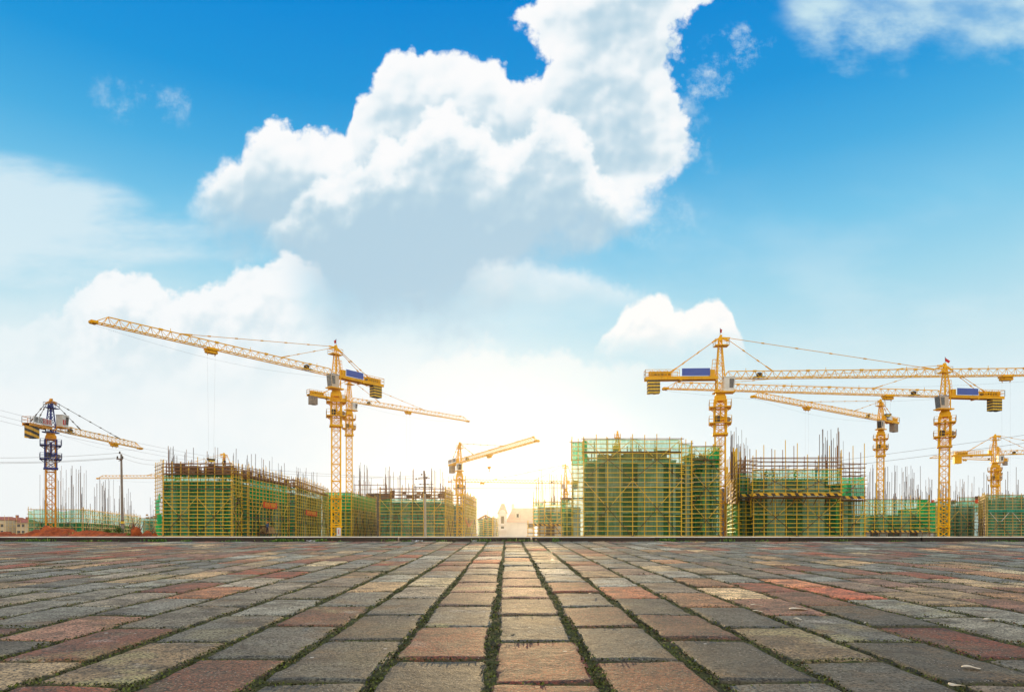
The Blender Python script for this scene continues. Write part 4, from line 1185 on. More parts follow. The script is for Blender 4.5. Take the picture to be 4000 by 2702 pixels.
def building(label, corners, z1, segs, storey=3.0, slab_over=0.0, group='unfinished concrete buildings', rods=None, roof=True, infill='concrete_dark', wallm='concrete', recess=.45):
    """corners: ground points going anticlockwise seen from above, front first; segs: one list per side, None for a plain back wall"""
    cx = sum(c[0] for c in corners) / len(corners); cy_ = min(c[1] for c in corners)
    root = thing('unfinished_building', label, 'building', (cx, cy_, 0), group)
    mb, mw = MB(), MB()
    n = len(corners)
    for i in range(n):
        p, q = corners[i], corners[(i + 1) % n]
        s = segs[i] if i < len(segs) else None
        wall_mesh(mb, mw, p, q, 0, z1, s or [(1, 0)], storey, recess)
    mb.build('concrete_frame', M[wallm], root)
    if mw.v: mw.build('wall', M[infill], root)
    if roof:
        mb = MB()
        z = storey
        zs = []
        while z < z1 - .3: zs.append(z); z += storey
        for z in zs + [z1]:
            k = len(mb.v)
            sh = .6
            pts = [(c[0] + (cx - c[0]) * .05, c[1] + (sum(q[1] for q in corners) / n - c[1]) * .05) for c in corners]
            mb.v += [(a, b_, z - .2) for a, b_ in pts] + [(a, b_, z - .01) for a, b_ in pts]
            mb.face([k + i for i in range(n)][::-1]); mb.face([k + n + i for i in range(n)])
            for i in range(n): mb.face([k + i, k + (i + 1) % n, k + n + (i + 1) % n, k + n + i])
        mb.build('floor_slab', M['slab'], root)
    return root

def rods(root, along, zbase, count, hmin, hmax, r=.031, mat='rebar', spread=.6, clus=.45):
    """upright starter bars along a polyline of ground points"""
    ps = Poles(root)
    segs = [(Vector((a[0], a[1], 0)), Vector((b_[0], b_[1], 0))) for a, b_ in zip(along, along[1:])]
    tl = sum((b_ - a).length for a, b_ in segs)
    cl = [random.uniform(0, tl) for _ in range(max(2, count // 7))]
    for i in range(count):
        t = random.choice(cl) + random.gauss(0, .5) if random.random() < clus else random.uniform(0, tl)
        t = min(max(t, .1), tl - .1)
        for a, b_ in segs:
            if t <= (b_ - a).length: break
            t -= (b_ - a).length
        p = a + (b_ - a).normalized() * t + Vector((random.uniform(-.2, .2), random.uniform(.2, spread + .2), 0))
        h = hmin + (hmax - hmin) * random.random() ** 1.25
        ps.add('starter_bar', p + Vector((0, 0, zbase)), p + Vector((random.uniform(-.10, .10), 0, zbase + h)), r * random.uniform(.75, 1.5), M[mat] if random.random() < .8 else M['pole_rust'])
    ps.finish()

def scaffold(label, loc):
    root = thing('scaffolding', label, 'scaffolding', (loc[0], loc[1], 0), 'scaffolds around the unfinished buildings')
    return root, Poles(root)

def clutter(root, p0, p1, z0, z1, n, depth=1.6, mat=('formply', 'plank_dark', 'plank')):
    """props, boards and ply shutters standing on the top floor"""
    p0, p1 = Vector((p0[0], p0[1], 0)), Vector((p1[0], p1[1], 0)); u = p1 - p0; ln = u.length; u.normalize(); nin = Vector((-u.y, u.x, 0)); Z = Vector((0, 0, 1))
    ms = [MB() for _ in mat]
    for i in range(n):
        q = p0 + u * random.uniform(0, ln) + nin * random.uniform(.5, depth + .5); k = random.randrange(len(mat)); mb = ms[k]
        z = z0 + random.uniform(0, (z1 - z0) * .65)
        t = random.random()
        if t < .35: mb.box(q + Z * (z + .4), (random.uniform(.7, 1.6), .05, random.uniform(.5, 1.1)), u, nin)
        elif t < .7: mb.box(q + Z * z, (random.uniform(1.2, 3.2), random.uniform(.12, .3), .09), u, nin)
        else: mb.beam(q + Z * z0, q + Z * (z0 + random.uniform(.6, 1.0) * (z1 - z0)) + u * random.uniform(-.3, .3), .09)
    for mb, m_ in zip(ms, mat):
        if mb.v: mb.build('formwork_lattice', M[m_], root)

def toe_board(root, p0, p1, z, out=.25, mat='hazard', h=.42):
    p0, p1 = Vector((p0[0], p0[1], 0)), Vector((p1[0], p1[1], 0)); u = p1 - p0; ln = u.length; u.normalize(); nrm = Vector((u.y, -u.x, 0))
    c = (p0 + p1) / 2 + nrm * out + Vector((0, 0, z)); mb = MB(); mb.box(c, (ln, .06, h), u, nrm); mb.build('toe_board', M[mat], root)
def deck(root, p0, p1, z, dep=1.4, out=.3, mat='plank_dark'):
    p0, p1 = Vector((p0[0], p0[1], 0)), Vector((p1[0], p1[1], 0)); u = p1 - p0; ln = u.length; u.normalize(); nrm = Vector((u.y, -u.x, 0))
    mb = MB(); w = .24; k = int(dep / w)
    for i in range(k):
        c = (p0 + p1) / 2 + nrm * (out - i * w - w / 2) + Vector((0, 0, z + random.uniform(-.02, .02))); mb.box(c, (ln + random.uniform(-.3, .2), w - .02, .09), u, nrm)
    mb.build('plank_deck', M[mat], root)

def at(px, d): return (PX(px, d), d)
def zt(py, d): return PZ(py, d)

# --- 1. long netted block behind the tall crane
F0, F1 = at(640, 100), at(905, 100)
S1e = (-41.0, 103.2); N1 = (-42.4, 104.4); S2s = (-40.4, 104.4); S2e = (-39.7, 120.2); N2a = (-41.6, 123.8); S3s = (-39.2, 123.8); S3e = (-41.2, 152.0)
lb, ps = scaffold('long scaffold with green nets, two orange banners and timber clutter along its top', (-45, 100))
zn, zf = zt(1853, 100), zt(1810, 100)
face_scaffold(ps, lb, F0, F1, 0, zf, net_top=zn, net=('net', 'net'), bay=1.3, lift=.55, top_mat='pole_rust', over=1.2, braces=2)
face_scaffold(ps, lb, F1, S1e, 0, zf - .3, net_top=zn, net='net', bay=1.1, lift=.55, top_mat='pole_rust', braces=1)
face_scaffold(ps, lb, N1, S2s, 0, zf - .6, net_top=zn - .3, net='net', bay=1.1, lift=.6, top_mat='pole_rust', braces=0)
face_scaffold(ps, lb, S2s, S2e, 0, zf - .2, net_top=zn - .1, net=('net', 'net_dense'), bay=1.35, lift=.58, top_mat='pole_rust', braces=3)
face_scaffold(ps, lb, N2a, S3s, 0, zf - .4, net_top=zn - .2, net='net', bay=1.2, lift=.6, top_mat='pole_rust', braces=0)
face_scaffold(ps, lb, S3s, S3e, 0, zf - .2, net_top=zn - .1, net=('net', 'net'), bay=1.5, lift=.60, top_mat='pole_rust', braces=3)
L0 = at(612, 104)
face_scaffold(ps, lb, L0, (F0[0] - .1, F0[1] + .2), 0, zf - .1, net=None, bay=1.3, lift=.55, top_mat='pole_rust', braces=0)
for z0_, z1_, a_, b_ in ((.3, 2.2, .1, .9), (2.0, 3.6, .3, 1.0), (3.5, 5.4, .05, .75), (5.2, 6.7, .4, .8)):
    A, B_ = Vector((L0[0], L0[1], 0)), Vector((F0[0], F0[1], 0))
    p, q = A.lerp(B_, a_), A.lerp(B_, b_); net_panel(lb, (p.x, p.y), (q.x, q.y), z0_, z1_, M['net_dense'], .9, push=.25)
deck(lb, F0, F1, zn + .12); deck(lb, S2s, S2e, zn); deck(lb, S3s, S3e, zn)
ps.finish()
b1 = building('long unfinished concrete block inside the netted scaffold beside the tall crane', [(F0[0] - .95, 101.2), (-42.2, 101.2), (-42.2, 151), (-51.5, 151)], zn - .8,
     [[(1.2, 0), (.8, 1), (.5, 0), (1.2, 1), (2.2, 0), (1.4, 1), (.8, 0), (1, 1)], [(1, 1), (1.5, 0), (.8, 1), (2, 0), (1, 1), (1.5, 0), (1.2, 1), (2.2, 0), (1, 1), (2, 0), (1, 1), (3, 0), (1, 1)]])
clutter(b1, (F0[0] + 1, 101.2), (-42.2, 101.2), zn - .2, zf, 90)
clutter(b1, (-42.2, 101), (-42.2, 124), zn - .2, zf + .1, 120); clutter(b1, (-42.2, 124), (-42.2, 151), zn - .2, zf, 90)
rods(b1, [(F0[0], 101), (-42.5, 101)], zn - .5, 44, 1.5, 4.9); rods(b1, [(-42.6, 101), (-42.6, 150)], zn - .5, 62, 1.5, 5.6)

def banner(label, p0, p1, z, h, txt, group=None):
    p0, p1 = Vector((p0[0], p0[1], z)), Vector((p1[0], p1[1], z)); u = (p1 - p0).normalized(); nrm = Vector((u.y, -u.x, 0))
    root = thing('banner', label, 'banner', ((p0 + p1) / 2))
    mb = MB(); n = 14; ln = (p1 - p0).length
    for i in range(n):
        def q(t, s, e): return p0 + u * (t * ln) + nrm * (.35 + .04 * math.sin(t * 17) + e) + Vector((0, 0, s * h / 2 - .10 * math.sin(math.pi * t)))
        a, c = i / n, (i + 1) / n
        mb.hexa([q(a, -1, 0), q(c, -1, 0), q(c, -1, .015), q(a, -1, .015), q(a, 1, 0), q(c, 1, 0), q(c, 1, .015), q(a, 1, .015)])
    cl = mb.build('cloth', M['banner'], root)
    if txt: put_text('lettering', txt, h * .78, M['letters_yellow'], root, (p0 + p1) / 2 + nrm * .44 - Vector((0, 0, .06)), u, nrm, ln * .92 / (len(txt) * h * .78))
    return root
def side_pt(px, S, E):          # point of a wall line seen at column px
    k = (px - 2000) / F
    A, B_ = Vector(S), Vector(E); dv = B_ - A
    t = (k * A.y - A.x) / (dv.x - k * dv.y)
    return (A.x + dv.x * t, A.y + dv.y * t)
a, c = side_pt(1020, S2s, S2e), side_pt(1075, S2s, S2e)
banner('larger orange banner with yellow characters tied to the nets, above the timber stack', a, c, zt(1972, (a[1] + c[1]) / 2), .98, '安全生产 质量第一')
a2, c2 = side_pt(1187, S3s, S3e), side_pt(1232, S3s, S3e)
banner('smaller orange banner with yellow characters, beside the tall crane mast', a2, c2, zt(2003, (a2[1] + c2[1]) / 2), .95, '安全生产 质量第一')

# timber stack on a loading platform and the man beside it
tp = side_pt(1022, S2s, S2e); lp = thing('loading_platform', 'timber loading platform jutting from the long scaffold below the larger banner', 'platform', (tp[0] + 1.0, tp[1] - .3, 0))
zpl = zt(2083, 109); mb = MB()
for i in range(9): mb.box((tp[0] + 1.2, tp[1] - 2.2 + i * .62, zpl), (2.2, .5, .1))
mb.build('deck', M['plank_dark'], lp)
for i in (0, 1):
    for j in (0, 1):
        mb = MB(); mb.tube((tp[0] + .4 + i * 1.6, tp[1] - 2.2 + j * 4.8, 0), (tp[0] + .4 + i * 1.6, tp[1] - 2.2 + j * 4.8, zpl), .06); mb.build('leg', M['pole_rust'], lp)
ts = thing('timber_stack', 'stack of sawn yellow boards on the loading platform', 'timber', (tp[0] + 1.2, tp[1] - .8, zpl))
for i in range(26):
    mb = MB(); lv = i // 4
    mb.box((tp[0] + .75 + (i % 4) * .34 + random.uniform(-.05, .05), tp[1] - .9 + random.uniform(-.2, .2), zpl + .1 + lv * .17), (.30, random.uniform(2.4, 3.1), .13), (1, random.uniform(-.04, .04), 0), (0, 1, 0))
    mb.build('board', M['plank' if random.random() < .7 else 'plank_dark'], ts)

# --- 2. low netted building far to the west with its red-earth heaps in front
G0, G1, G2 = at(112, 165), at(322, 165), at(546, 226)
z2 = zt(1989, 165)
lb, ps = scaffold('low scaffold with thin torn green nets behind the red earth heaps', G0)
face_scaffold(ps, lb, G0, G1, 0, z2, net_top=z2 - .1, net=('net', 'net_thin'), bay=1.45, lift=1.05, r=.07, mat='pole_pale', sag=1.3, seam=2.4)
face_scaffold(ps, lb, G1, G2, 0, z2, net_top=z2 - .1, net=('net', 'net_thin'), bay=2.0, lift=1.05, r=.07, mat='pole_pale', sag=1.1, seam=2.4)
ps.finish()
b2 = building('low unfinished building behind the thin torn nets and red earth', [(G0[0] + 1, 166.5), (G1[0] - 1.2, 166.5), (G2[0] - 2, 226), (G0[0] - 18, 226)], 3.4, [[(1, 2), (.4, 1), (2, 0), (.4, 1), (2, 2), (.4, 1), (1.5, 0)], [(1, 0), (.4, 1), (1, 2), (.4, 1), (2, 0), (.4, 1), (2, 2)]], storey=3.4)
rods(b2, [(G0[0] + .5, 167), (G1[0] - 1, 167)], 3.2, 46, 4.0, 14.5, r=.04); rods(b2, [(G1[0] - 1, 167), (G2[0] - 2, 226)], 3.2, 48, 4.0, 13.5, r=.045)
# pale one further behind
H0, H1 = at(546, 240), at(640, 240); z3 = zt(2022, 240)
lb, ps = scaffold('pale distant scaffold between the low nets and the long block', H0)
face_scaffold(ps, lb, H0, H1, 0, z3, net='net_faded', bay=1.8, lift=1.1, r=.07, mat='pole_pale', seam=2.5); ps.finish()
b2b = building('distant unfinished building with scattered bars between the low nets and the long block', [(H0[0], 242), (H1[0], 242), (H1[0], 255), (H0[0], 255)], z3 - .8, [[(1, 1), (1, 0), (1, 1), (1, 0), (1, 1)]])
rods(b2b, [(H0[0], 243), (H1[0], 243)], z3 - 1, 16, 2, 8.5, r=.05); clutter(b2b, (H0[0], 242), (H1[0], 242), z3 - .5, z3 + 1.5, 26)

# --- far cream houses with red roofs
def far_house(label, px0, px1, d, pe, pr, wall='cream_wall', roof='roof_red'):
    x0, x1 = PX(px0, d), PX(px1, d); ze, zr_ = zt(pe, d), zt(pr, d); dep = 10
    root = thing('terraced_house', label, 'house', ((x0 + x1) / 2, d, 0), 'far cream houses')
    mb = MB(); mb.hexa([(x0, d, 0), (x1, d, 0), (x1, d + dep, 0), (x0, d + dep, 0), (x0, d, ze), (x1, d, ze), (x1, d + dep, ze), (x0, d + dep, ze)]); mb.build('wall', M[wall], root)
    mb = MB(); o = .4; ym = d + dep / 2
    mb.hexa([(x0 - o, d - o, ze), (x1 + o, d - o, ze), (x1 + o, d + dep + o, ze), (x0 - o, d + dep + o, ze), (x0 + 1, ym - .3, zr_), (x1 - 1, ym - .3, zr_), (x1 - 1, ym + .3, zr_), (x0 + 1, ym + .3, zr_)])
    rf = mb.build('roof', M[roof], root)
    mb = MB(); mb.box((x0 + (x1 - x0) * .3, ym, zr_ + .3), (.9, .9, 1.6)); mb.build('chimney', M[roof], rf)
    n = max(2, int((x1 - x0) / 3.2))
    for lv in (1.0, 4.0):
        if lv + 1.8 > ze: continue
        for i in range(n):
            xx = x0 + (i + .5) * (x1 - x0) / n
            mb = MB(); mb.box((xx, d - .02, lv + .8), (1.3, .12, 1.5)); wn = mb.build('window', M['window_dark'], root)
            mb = MB(); mb.box((xx, d - .08, lv - .02), (1.6, .22, .12)); mb.build('sill', M['trim'], wn)
    return root
far_house('cream house end with a red roof cut by the frame edge', -70, 22, 300, 2030, 2016)
far_house('middle cream house with a red roof beyond the low scaffold', 24, 62, 306, 2034, 2019)
far_house('cream house with a low red roof beside the low green nets', 64, 100, 300, 2040, 2027)
lb, ps = scaffold('bare pale scaffold in front of the far cream houses', at(-40, 285))
face_scaffold(ps, lb, at(-60, 285), at(112, 285), 0, zt(2046, 285), net=None, bay=1.7, lift=1.3, r=.06, mat='pole_pale', over=4.0, inner=False, braces=0); ps.finish()

# --- 3. bright-topped netted building beyond the tall crane
K0, K1, K2 = at(1262, 156), at(1372, 156), at(1467, 182)
z4 = zt(1923, 156)
lb, ps = scaffold('scaffold with a bright green top band behind the tall crane mast', K0)
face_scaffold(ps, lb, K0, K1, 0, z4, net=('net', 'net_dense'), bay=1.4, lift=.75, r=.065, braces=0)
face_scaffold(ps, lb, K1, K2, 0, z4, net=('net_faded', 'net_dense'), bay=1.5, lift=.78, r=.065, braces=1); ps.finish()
b3 = building('unfinished building behind the bright green net band', [(K0[0], 157.3), (K1[0] - 1.3, 157.3), (K2[0] - 1.4, 182), (K0[0] - 2, 182)], z4 - .4, [[(1, 1), (1, 0), (1, 1), (1, 0), (.6, 1)], [(1, 0), (1, 1), (1.5, 0), (1, 1), (1.5, 0), (1, 1)]])
rods(b3, [(K0[0], 160), (K1[0], 160), (K2[0], 182)], z4 - .3, 26, 1.0, 8.5, r=.04)
lbp, ps = scaffold('bare rusty scaffold tops on the roof behind the bright green band', at(1400, 186))
face_scaffold(ps, lbp, at(1385, 188), at(1505, 188), zt(1950, 188), zt(1893, 188), net=None, bay=2.2, lift=1.2, r=.055, mat='pole_rust', braces=0); ps.finish()
b3b = building('dark roofed unfinished building behind the pole with insulators', [at(1430, 192), at(1530, 192), at(1530, 205), at(1430, 205)], zt(1925, 192), [[(1, 0), (.5, 1), (1, 0), (.5, 1)]], infill='concrete_dark', wallm='concrete_dark')

# --- 4. netted building behind the pole with insulators
A0, A1, A2, A3, A4, A5 = at(1484, 155), at(1739, 155), at(1768, 166), at(1764, 169), at(1812, 169), at(1859, 196)
z5, z5t = zt(1947, 155), zt(1908, 155)
lb, ps = scaffold('scaffold with dull green nets behind the pole with insulators', A0)
face_scaffold(ps, lb, A0, A1, 0, z5t, net_top=z5, net=('net_faded', 'net'), bay=2.3, lift=.72, r=.07, top_mat='pole_rust', braces=2, brace='brace', sag=.7)
face_scaffold(ps, lb, A1, A2, 0, z5t - .2, net_top=z5, net='net_faded', bay=1.3, lift=.72, r=.07, top_mat='pole_rust', braces=1)
face_scaffold(ps, lb, A3, A4, 0, z5t - .6, net_top=z5 - .6, net='net', bay=1.6, lift=.75, r=.07, top_mat='pole_rust', braces=0)
face_scaffold(ps, lb, A4, A5, 0, z5t - .2, net_top=z5 - .4, net='net_faded', bay=1.5, lift=.78, r=.07, top_mat='pole_rust', braces=2); ps.finish()
b4 = building('unfinished concrete building inside the dull green nets behind the pole', [(A0[0] + .8, 156.4), (A1[0] - 1.4, 156.4), (A5[0] - 1.6, 196), (A0[0], 196)], z5 - .7, [[(.6, 0), (.6, 1), (1, 0), (1.4, 1), (1.2, 0), (1, 0), (1.2, 1), (.8, 0)], [(1, 0), (1, 1), (1, 0), (1, 1), (1, 0), (1, 1), (1, 0)]])
clutter(b4, (A0[0] + 1, 157), (A1[0] - 1, 157), z5 - .2, z5t, 34, mat=('plank_dark', 'pole_rust'))
rods(b4, [(A0[0], 158), (A1[0] - 1, 158)], z5 - .4, 56, 1.5, 8.2, r=.042); rods(b4, [(A1[0] - 1, 158), (A5[0] - 1.5, 194)], z5 - .4, 34, 1.5, 8.6, r=.042)
bq = side_pt(1812, A4, A5); bq2 = side_pt(1842, A4, A5)
# drooping orange sheet
od = thing('orange_sheet', 'sagging torn orange sheet on the sunlit end of the dull green scaffold', 'sheet', (bq[0], bq[1], zt(2035, 175)))
mb = MB()
for i in range(12):
    def q(t, s): return Vector((bq[0] + (bq2[0] - bq[0]) * t + .35, bq[1] + (bq2[1] - bq[1]) * t, zt(2024, bq[1]) - 1.6 * math.sin(math.pi * min(1, t * 1.05)) ** .8 + s * (.55 - .25 * t)))
    a, c = i / 12, (i + 1) / 12; e = Vector((.03, 0, 0))
    mb.hexa([q(a, -1), q(c, -1), q(c, -1) + e, q(a, -1) + e, q(a, 1), q(c, 1), q(c, 1) + e, q(a, 1) + e])
mb.build('cloth', M['banner_orange'], od)

# --- 5. small gabled frame in the sun
d5 = 250; x0, x1 = PX(1866, d5), PX(1942, d5); z6 = zt(2022, d5)
lb, ps = scaffold('small sunlit scaffold with bare yellow tubes beside the red-roofed house', (x0, d5))
face_scaffold(ps, lb, (x0, d5), (x0 + 2.2, d5), 0, z6 - .4, net='net_faded', bay=1.5, lift=.8, r=.075)
face_scaffold(ps, lb, (x0 + 2.2, d5 - 1), (x0 + 5.4, d5 - 1), 0, z6, net='net_faded', bay=1.5, lift=.8, r=.075)
face_scaffold(ps, lb, (x0 + 5.4, d5 - 1), (x1, d5 + 10), 0, z6, net='net_faded', bay=1.8, lift=.8, r=.075); ps.finish()
b5 = building('small unfinished house with a timber gable frame in the low sun', [(x0 + .5, d5 + 1), (x1 - .6, d5 + 1), (x1 - .6, d5 + 14), (x0 + .5, d5 + 14)], z6 - .5, [[(1, 1), (1, 0), (1, 1), (1, 2), (1, 1)]])
mb = MB(); zg = zt(2010, d5)
for yy in (d5 + .5, d5 + 4, d5 + 8):
    xm_ = x0 + 2.8
    mb.beam((x0 - .2, yy, z6 - .6), (xm_, yy, zg), .3); mb.beam((xm_, yy, zg), (x1 - 1.6, yy, z6 - .3), .3); mb.beam((x0, yy, z6 - .5), (x1 - 1.5, yy, z6 - .4), .25); mb.beam((xm_, yy, zg), (xm_, yy, z6 - .5), .2)
    mb.beam((xm_, yy, z6 - .4), ((x0 + xm_) / 2, yy, (z6 + zg) / 2 - .3), .18); mb.beam((xm_, yy, z6 - .4), ((x1 + xm_) / 2 - 1, yy, (z6 + zg) / 2 - .2), .18)
mb.build('roof_truss', M['pole_rust'], b5); rods(b5, [(x0, d5 + 3), (x1, d5 + 3)], z6 - .5, 12, 1, 5, r=.05)

# --- 6. finished house with a turret
d6 = 320; hs = thing('turret_house', 'pale stone house with a pink tiled roof and steep turret', 'house', (PX(2010, d6), d6, 0))
def X6(p): return PX(p, d6)
def Z6(p): return zt(p, d6)
mb = MB(); mb.hexa([(X6(1976), d6, 0), (X6(2090), d6, 0), (X6(2090), d6 + 16, 0), (X6(1976), d6 + 16, 0), (X6(1976), d6, Z6(2037)), (X6(2090), d6, Z6(2037)), (X6(2090), d6 + 16, Z6(2037)), (X6(1976), d6 + 16, Z6(2037))])
mb.box((X6(2030), d6 - .1, Z6(2040)), (X6(2088) - X6(1974), .5, .7)); mb.build('wall', M['white_wall'], hs)
mb = MB(); mb.hexa([(X6(1974), d6 - .6, Z6(2038)), (X6(2100), d6 - .6, Z6(2038)), (X6(2100), d6 + 16.6, Z6(2038)), (X6(1974), d6 + 16.6, Z6(2038)), (X6(2003), d6 + 7.5, Z6(1981)), (X6(2095), d6 + 7.5, Z6(1981)), (X6(2095), d6 + 8.5, Z6(1981)), (X6(2003), d6 + 8.5, Z6(1981))])
rf = mb.build('roof', M['roof_pink'], hs)
mb = MB(); mb.box((X6(2004), d6 + 9, Z6(1982)), (1.5, 1.5, 4.2)); mb.box((X6(2004), d6 + 9, Z6(1968)), (1.1, 1.1, 1.0)); mb.build('chimney', M['trim'], rf)
mb = MB(); mb.box((X6(2022), d6 + 2.2, Z6(2012)), (1.9, 2.6, 2.4)); mb.tube((X6(2022), d6 + .9, Z6(2007)), (X6(2022), d6 + 3.2, Z6(2007)), 1.05, n=14); dm = mb.build('dormer', M['trim'], rf)
mb = MB(); mb.box((X6(2022), d6 + .86, Z6(2012.5)), (1.1, .1, 1.7)); mb.build('pane', M['window_dark'], dm)
mb = MB(); tx0, tx1 = X6(1946), X6(1980)
mb.hexa([(tx0, d6 - 2, 0), (tx1, d6 - 2, 0), (tx1, d6 + 3, 0), (tx0, d6 + 3, 0), (tx0, d6 - 2, Z6(2008)), (tx1, d6 - 2, Z6(2008)), (tx1, d6 + 3, Z6(2008)), (tx0, d6 + 3, Z6(2008))])
for p in (2007, 2047, 2066): mb.box(((tx0 + tx1) / 2, d6 + .5, Z6(p)), (tx1 - tx0 + .7, 5.7, .5))
mb.tube(((tx0 + tx1) / 2, d6 - 2.5, Z6(2003)), ((tx0 + tx1) / 2, d6 - .5, Z6(2003)), 1.5, n=18)
tw = mb.build('turret', M['white_wall'], hs)
mb = MB(); xm_ = (tx0 + tx1) / 2
mb.hexa([(tx0 - .5, d6 - 2.5, Z6(2006)), (tx1 + .5, d6 - 2.5, Z6(2006)), (tx1 + .5, d6 + 3.5, Z6(2006)), (tx0 - .5, d6 + 3.5, Z6(2006)), (xm_ - .5, d6 + .1, Z6(1966)), (xm_ + .9, d6 + .1, Z6(1966)), (xm_ + .9, d6 + .9, Z6(1966)), (xm_ - .5, d6 + .9, Z6(1966))])
mb.build('turret_roof', M['roof_pink'], hs)
for pxa, pya, pyb in ((1963, 2016, 2044), (1963, 2055, 2068)):
    mb = MB(); mb.box((X6(pxa), d6 - 2.0, (Z6(pya) + Z6(pyb)) / 2), (1.4, .2, Z6(pya) - Z6(pyb))); wn = mb.build('window', M['window_dark'], hs)
    mb = MB(); mb.box((X6(pxa) - .85, d6 - 2.08, (Z6(pya) + Z6(pyb)) / 2), (.28, .25, Z6(pya) - Z6(pyb) + .3)); mb.box((X6(pxa) + .85, d6 - 2.08, (Z6(pya) + Z6(pyb)) / 2), (.28, .25, Z6(pya) - Z6(pyb) + .3)); mb.build('frame', M['trim'], wn)
mb = MB(); mb.box((xm_, d6 - 2.6, Z6(2073)), (tx1 - tx0 - .3, 1.1, 1.0)); mb.build('balcony', M['trim'], hs)
mb = MB(); mb.box((X6(2073), d6 - .05, Z6(2052)), (2.4, .2, 2.6)); mb.build('garage_door', M['window_dark'], hs)

# --- 7. sun-bleached scaffold to the west of the tallest one
Q0, Q1 = at(2083, 150), at(2200, 150); z7 = zt(1960, 150)
lb, ps = scaffold('sun-bleached scaffold with a striped toe board beside the red-roofed house', Q0)
face_scaffold(ps, lb, Q0, at(2127, 150), 0, z7 - .1, net_z0=zt(2050, 150), net=('net_faded', 'net_thin'), bay=1.5, lift=.75, r=.07, braces=0)
face_scaffold(ps, lb, at(2127, 149), at(2200, 149), 0, z7, net_z0=zt(2050, 149), net=('net_faded', 'net_thin'), bay=1.6, lift=.75, r=.07, braces=1)
face_scaffold(ps, lb, at(2062, 151), at(2084, 151), 0, zt(2045, 151), net=None, bay=1.0, lift=.9, r=.07, braces=0)
toe_board(lb, Q0, Q1, zt(2049, 150), 1.3); deck(lb, Q0, Q1, zt(2053, 150), out=1.2); deck(lb, at(2062, 151), Q1, zt(2082, 150), out=.9)
ps.finish()
b7 = building('unfinished block with tall bars behind the sun-bleached scaffold', [(Q0[0] + 1, 152), (Q1[0] + 4, 152), (Q1[0] + 4, 172), (Q0[0] + 3, 172)], z7 - 1.0, [[(1, 1), (1, 0), (1, 1), (1, 2), (1, 1)]])
rods(b7, [(Q0[0], 153), (Q1[0] + 2, 153)], z7 - .6, 38, 1.5, 8.6, r=.042)

# --- 8. the tallest scaffold
zc, z8 = zt(1790, 80), zt(1714, 80)
B0, B1 = at(2279, 80), at(2660, 80)
lb, ps = scaffold('tallest scaffold, wide green netted front with clear netting against the sky on top', ((B0[0] + B1[0]) / 2, 80))
face_scaffold(ps, lb, B0, B1, 0, z8, net_top=z8 - .05, net=('net_clear', 'net_thin'), bay=1.45, lift=.575, r=.051, braces=2, over=.9, seam=4.6, sag=.25, depth=1.0)
face_scaffold(ps, lb, at(2234, 83), at(2281, 83), 0, zt(1727, 83), net=('net_clear', 'net_dense'), bay=.75, lift=.55, r=.048, braces=0, over=.9)
face_scaffold(ps, lb, at(2661, 82.5), at(2700, 82.5), 0, zt(1733, 82.5), net=('net_clear', 'net_thin'), bay=.62, lift=.55, r=.048, braces=0, over=.8)
face_scaffold(ps, lb, at(2702, 84), at(2811, 84), 0, zt(1743, 84), net=('net_clear', 'net_thin'), bay=1.6, lift=.57, r=.051, braces=1, over=.8, seam=4.5)
face_scaffold(ps, lb, at(2811, 84), (PX(2811, 84) + 1.2, 96), 0, zt(1743, 84), net=('net_clear', 'net_dense'), bay=1.5, lift=.57, r=.051, braces=0)
face_scaffold(ps, lb, at(2193, 85), at(2238, 85), 0, zt(1948, 85), net=('net_clear', 'net'), bay=.72, lift=.62, r=.048, braces=0, over=3.4, top_mat='pole_rust')
for pxa, za_ in ((2287, 0), (2798, 0)):
    net_panel(lb, at(pxa - 4, 80.5 if pxa < 2500 else 84.4), at(pxa + 7, 80.5 if pxa < 2500 else 84.4), zc - .6, zt(1722 if pxa < 2500 else 1752, 82), M['net_dense'], .6)
deck(lb, B0, B1, zt(1763, 80) - .05); deck(lb, at(2193, 85), at(2280, 85), zt(1945, 85), dep=1.6)
deck(lb, at(2702, 84), at(2811, 84), zt(1795, 84)); ps.finish()
b8 = building('tall grey concrete building inside the tallest scaffold, with see-through window gaps', [(B0[0] + .5, 81.4), (B1[0] - .3, 81.4), (B1[0] - .3, 84), (PX(2700, 84) - .2, 84), (PX(2700, 84) + .3, 97), (10.2, 97)], zc - .15,
     [[(.9, 0), (.5, 1), (.8, 0), (2.0, 1), (1.2, 0), (.6, 0), (2.9, 1), (.7, 0), (.4, 1), (.3, 0)], [(1, 1)], [(1, 0), (.3, 1)], [(1, 0)], [(1, 0)], [(1, 0)]], storey=3.05)
b8b = building('narrow concrete wing with open bright windows beside the big white-cabin crane', [(PX(2705, 84), 85.3), (PX(2808, 84), 85.3), (PX(2808, 84) + .6, 92), (PX(2705, 84) + .6, 92)], zt(1797, 84),
     [[(.9, 0), (1.1, 2), (.5, 1), (.4, 1), (.6, 2), (.3, 1)], [(1, 0)], [(.3, 1), (.6, 2), (.4, 1), (.5, 1), (1.1, 2), (.9, 0)], [(1, 2)]], storey=3.05)
rods(b8, [(B0[0] + .4, 82), (B1[0], 82)], zc - .2, 46, .5, 2.6, r=.048, mat='pole_rust', spread=6); rods(b8b, [(PX(2705, 84), 86), (PX(2808, 84), 86)], zt(1797, 84), 12, .5, 2.0, r=.04, mat='pole_rust')
clutter(b8, (B0[0] + .6, 82), (B1[0] - .3, 82), zc - .1, zc + 1.5, 56, depth=5, mat=('pole_rust', 'formply', 'plank'))
clutter(b8b, (PX(2710, 84), 86), (PX(2800, 84), 86), zt(1797, 84), zt(1770, 84), 18, depth=4, mat=('pole_rust', 'plank'))

